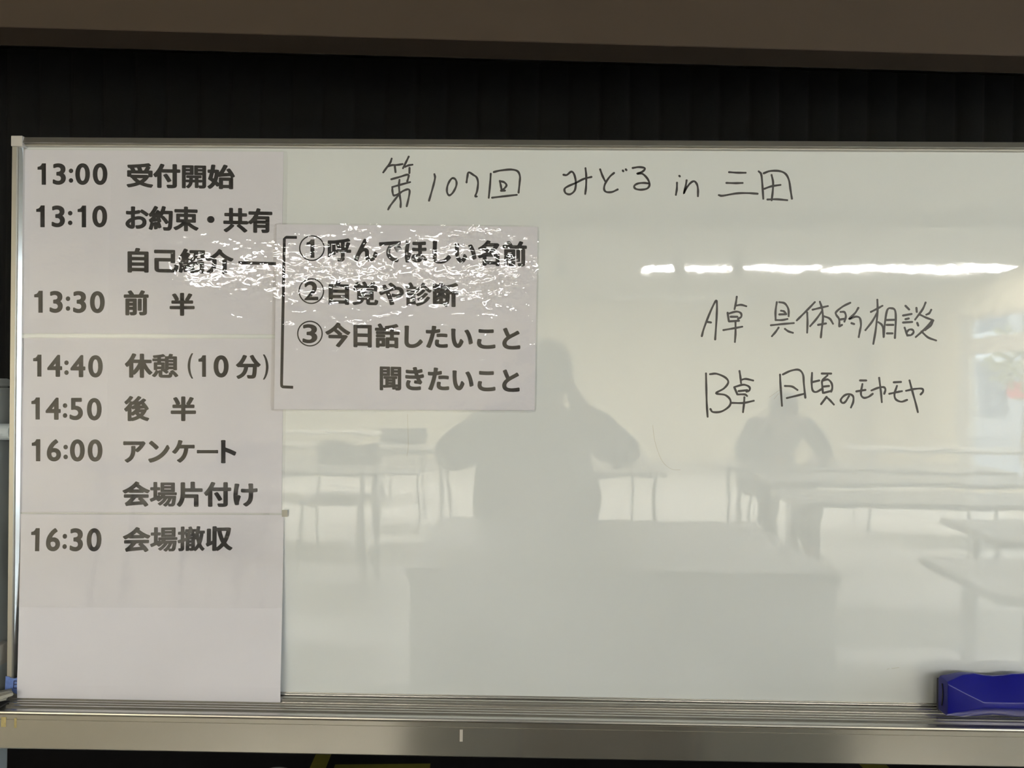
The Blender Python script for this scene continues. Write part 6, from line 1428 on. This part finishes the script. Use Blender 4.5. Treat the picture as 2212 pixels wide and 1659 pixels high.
# a second person bent over the third table
K = {'pelvis': (0, -0.42, 0.575, 0.14), 'spine': (0, -0.35, 0.72, 0.135), 'chest': (0, -0.24, 0.86, 0.145), 'upper': (0, -0.16, 0.94, 0.11), 'neck': (0, -0.10, 0.985, 0.055), 'jaw': (0, -0.055, 1.005, 0.066), 'skull': (0, -0.035, 1.050, 0.088),
     'crown': (0, -0.055, 1.090, 0.074), 'chin': (0, -0.005, 0.975, 0.030), 'nose': (0, 0.060, 1.025, 0.012)}
for s, sg in (('l', -1), ('r', 1)):
    K.update({'shoulder_' + s: (sg * 0.18, -0.16, 0.93, 0.07), 'elbow_' + s: (sg * 0.27, 0.02, 0.765, 0.048), 'wrist_' + s: (sg * 0.12, 0.20, 0.735, 0.028), 'palm_' + s: (sg * 0.09, 0.255, 0.728, 0.024),
              'hip_' + s: (sg * 0.10, -0.38, 0.555, 0.095), 'knee_' + s: (sg * 0.13, 0.03, 0.56, 0.064), 'ankle_' + s: (sg * 0.14, 0.05, 0.11, 0.042), 'toe_' + s: (sg * 0.15, 0.20, 0.05, 0.034)})
    d = []
    for k in range(4):
        x = sg * (0.112 - 0.018 * k)
        ln = (0.055, 0.072, 0.078, 0.070)[k]
        d.append(((x, 0.285, 0.728), (x, 0.285 + ln * 0.55, 0.728), (x, 0.285 + ln, 0.716)))
    th = ((sg * 0.066, 0.262, 0.724), (sg * 0.048, 0.285, 0.722), (sg * 0.042, 0.308, 0.718))
    fingers(K, s, None, d, th)
person('person in dark clothes seated and bent over a table, reflected at right', K, room(1.57, 4.20), ROOM_A, 0.19)

# ------------------------------------------------------------------ outside the windows
g = room_obj('ground_outside', box((U1 + 0.2, -30, -0.6), (40, 12, -0.5)), 'asphalt')
bd = thing('building', 'pale apartment building across the street, seen through the windows', 'building', room(15, 28, -0.5), ROOM_A)
obj('wall', box((0, -16, 0), (8, 12, 13)), 'facade', bd, local=True)
for fl in range(4):
    obj('balcony', box((-0.9, -15.8, 2.6 + fl * 2.9), (0, 11.8, 3.6 + fl * 2.9)), 'housing', bd, local=True)
    for k in range(9):
        y = -15 + k * 3
        obj('window', box((-0.04, y, 0.7 + fl * 2.9), (0.06, y + 1.7, 2.45 + fl * 2.9)), 'pane_dark', bd, local=True)
obj('sign', box((-1.05, 3.7, 1.45), (-0.92, 4.5, 1.95)), 'red', bd, local=True)
def make_tree():
    t = thing('tree', '', 'tree')
    bm = bmesh.new(); add_tube(bm, (0, 0, 0), (0.05, 0, 2.2), 0.09, 0.05)
    obj('trunk', bm, 'bark', t, local=True)
    bm = bmesh.new()
    rng = random.Random(3)
    for k in range(420):
        a, e, rr = rng.uniform(0, 6.28), rng.uniform(-1, 1), rng.uniform(0.4, 1.0)
        p = Vector((rr * math.cos(a) * math.sqrt(1 - e * e) * 0.9, rr * math.sin(a) * math.sqrt(1 - e * e) * 0.9, 2.4 + e * rr * 1.0))
        n = Vector((rng.uniform(-1, 1), rng.uniform(-1, 1), rng.uniform(-1, 1))).normalized()
        tt = n.orthogonal().normalized(); b = n.cross(tt)
        bm.faces.new([bm.verts.new(p + tt * x * 0.09 + b * y * 0.06) for x, y in ((-1, 0), (0, -1), (1, 0), (0, 1))])
    obj('foliage', bm, 'leaf', t, local=True)
    return t
tr = make_tree()
for k, (u, d, lab) in enumerate(((8.2, 16.6, 'yellow-green street tree outside the rear window'), (10.5, 17.2, 'yellow-green street tree left of the building\'s red sign'), (8.8, 5.0, 'yellow-green street tree outside the middle window'))):
    o = tr if k == 0 else dup(tr, (0, 0, 0), 0)
    place(o, room(u, d, -0.5), ROOM_A + k)
    o['label'] = lab
    o['group'] = 'street trees'
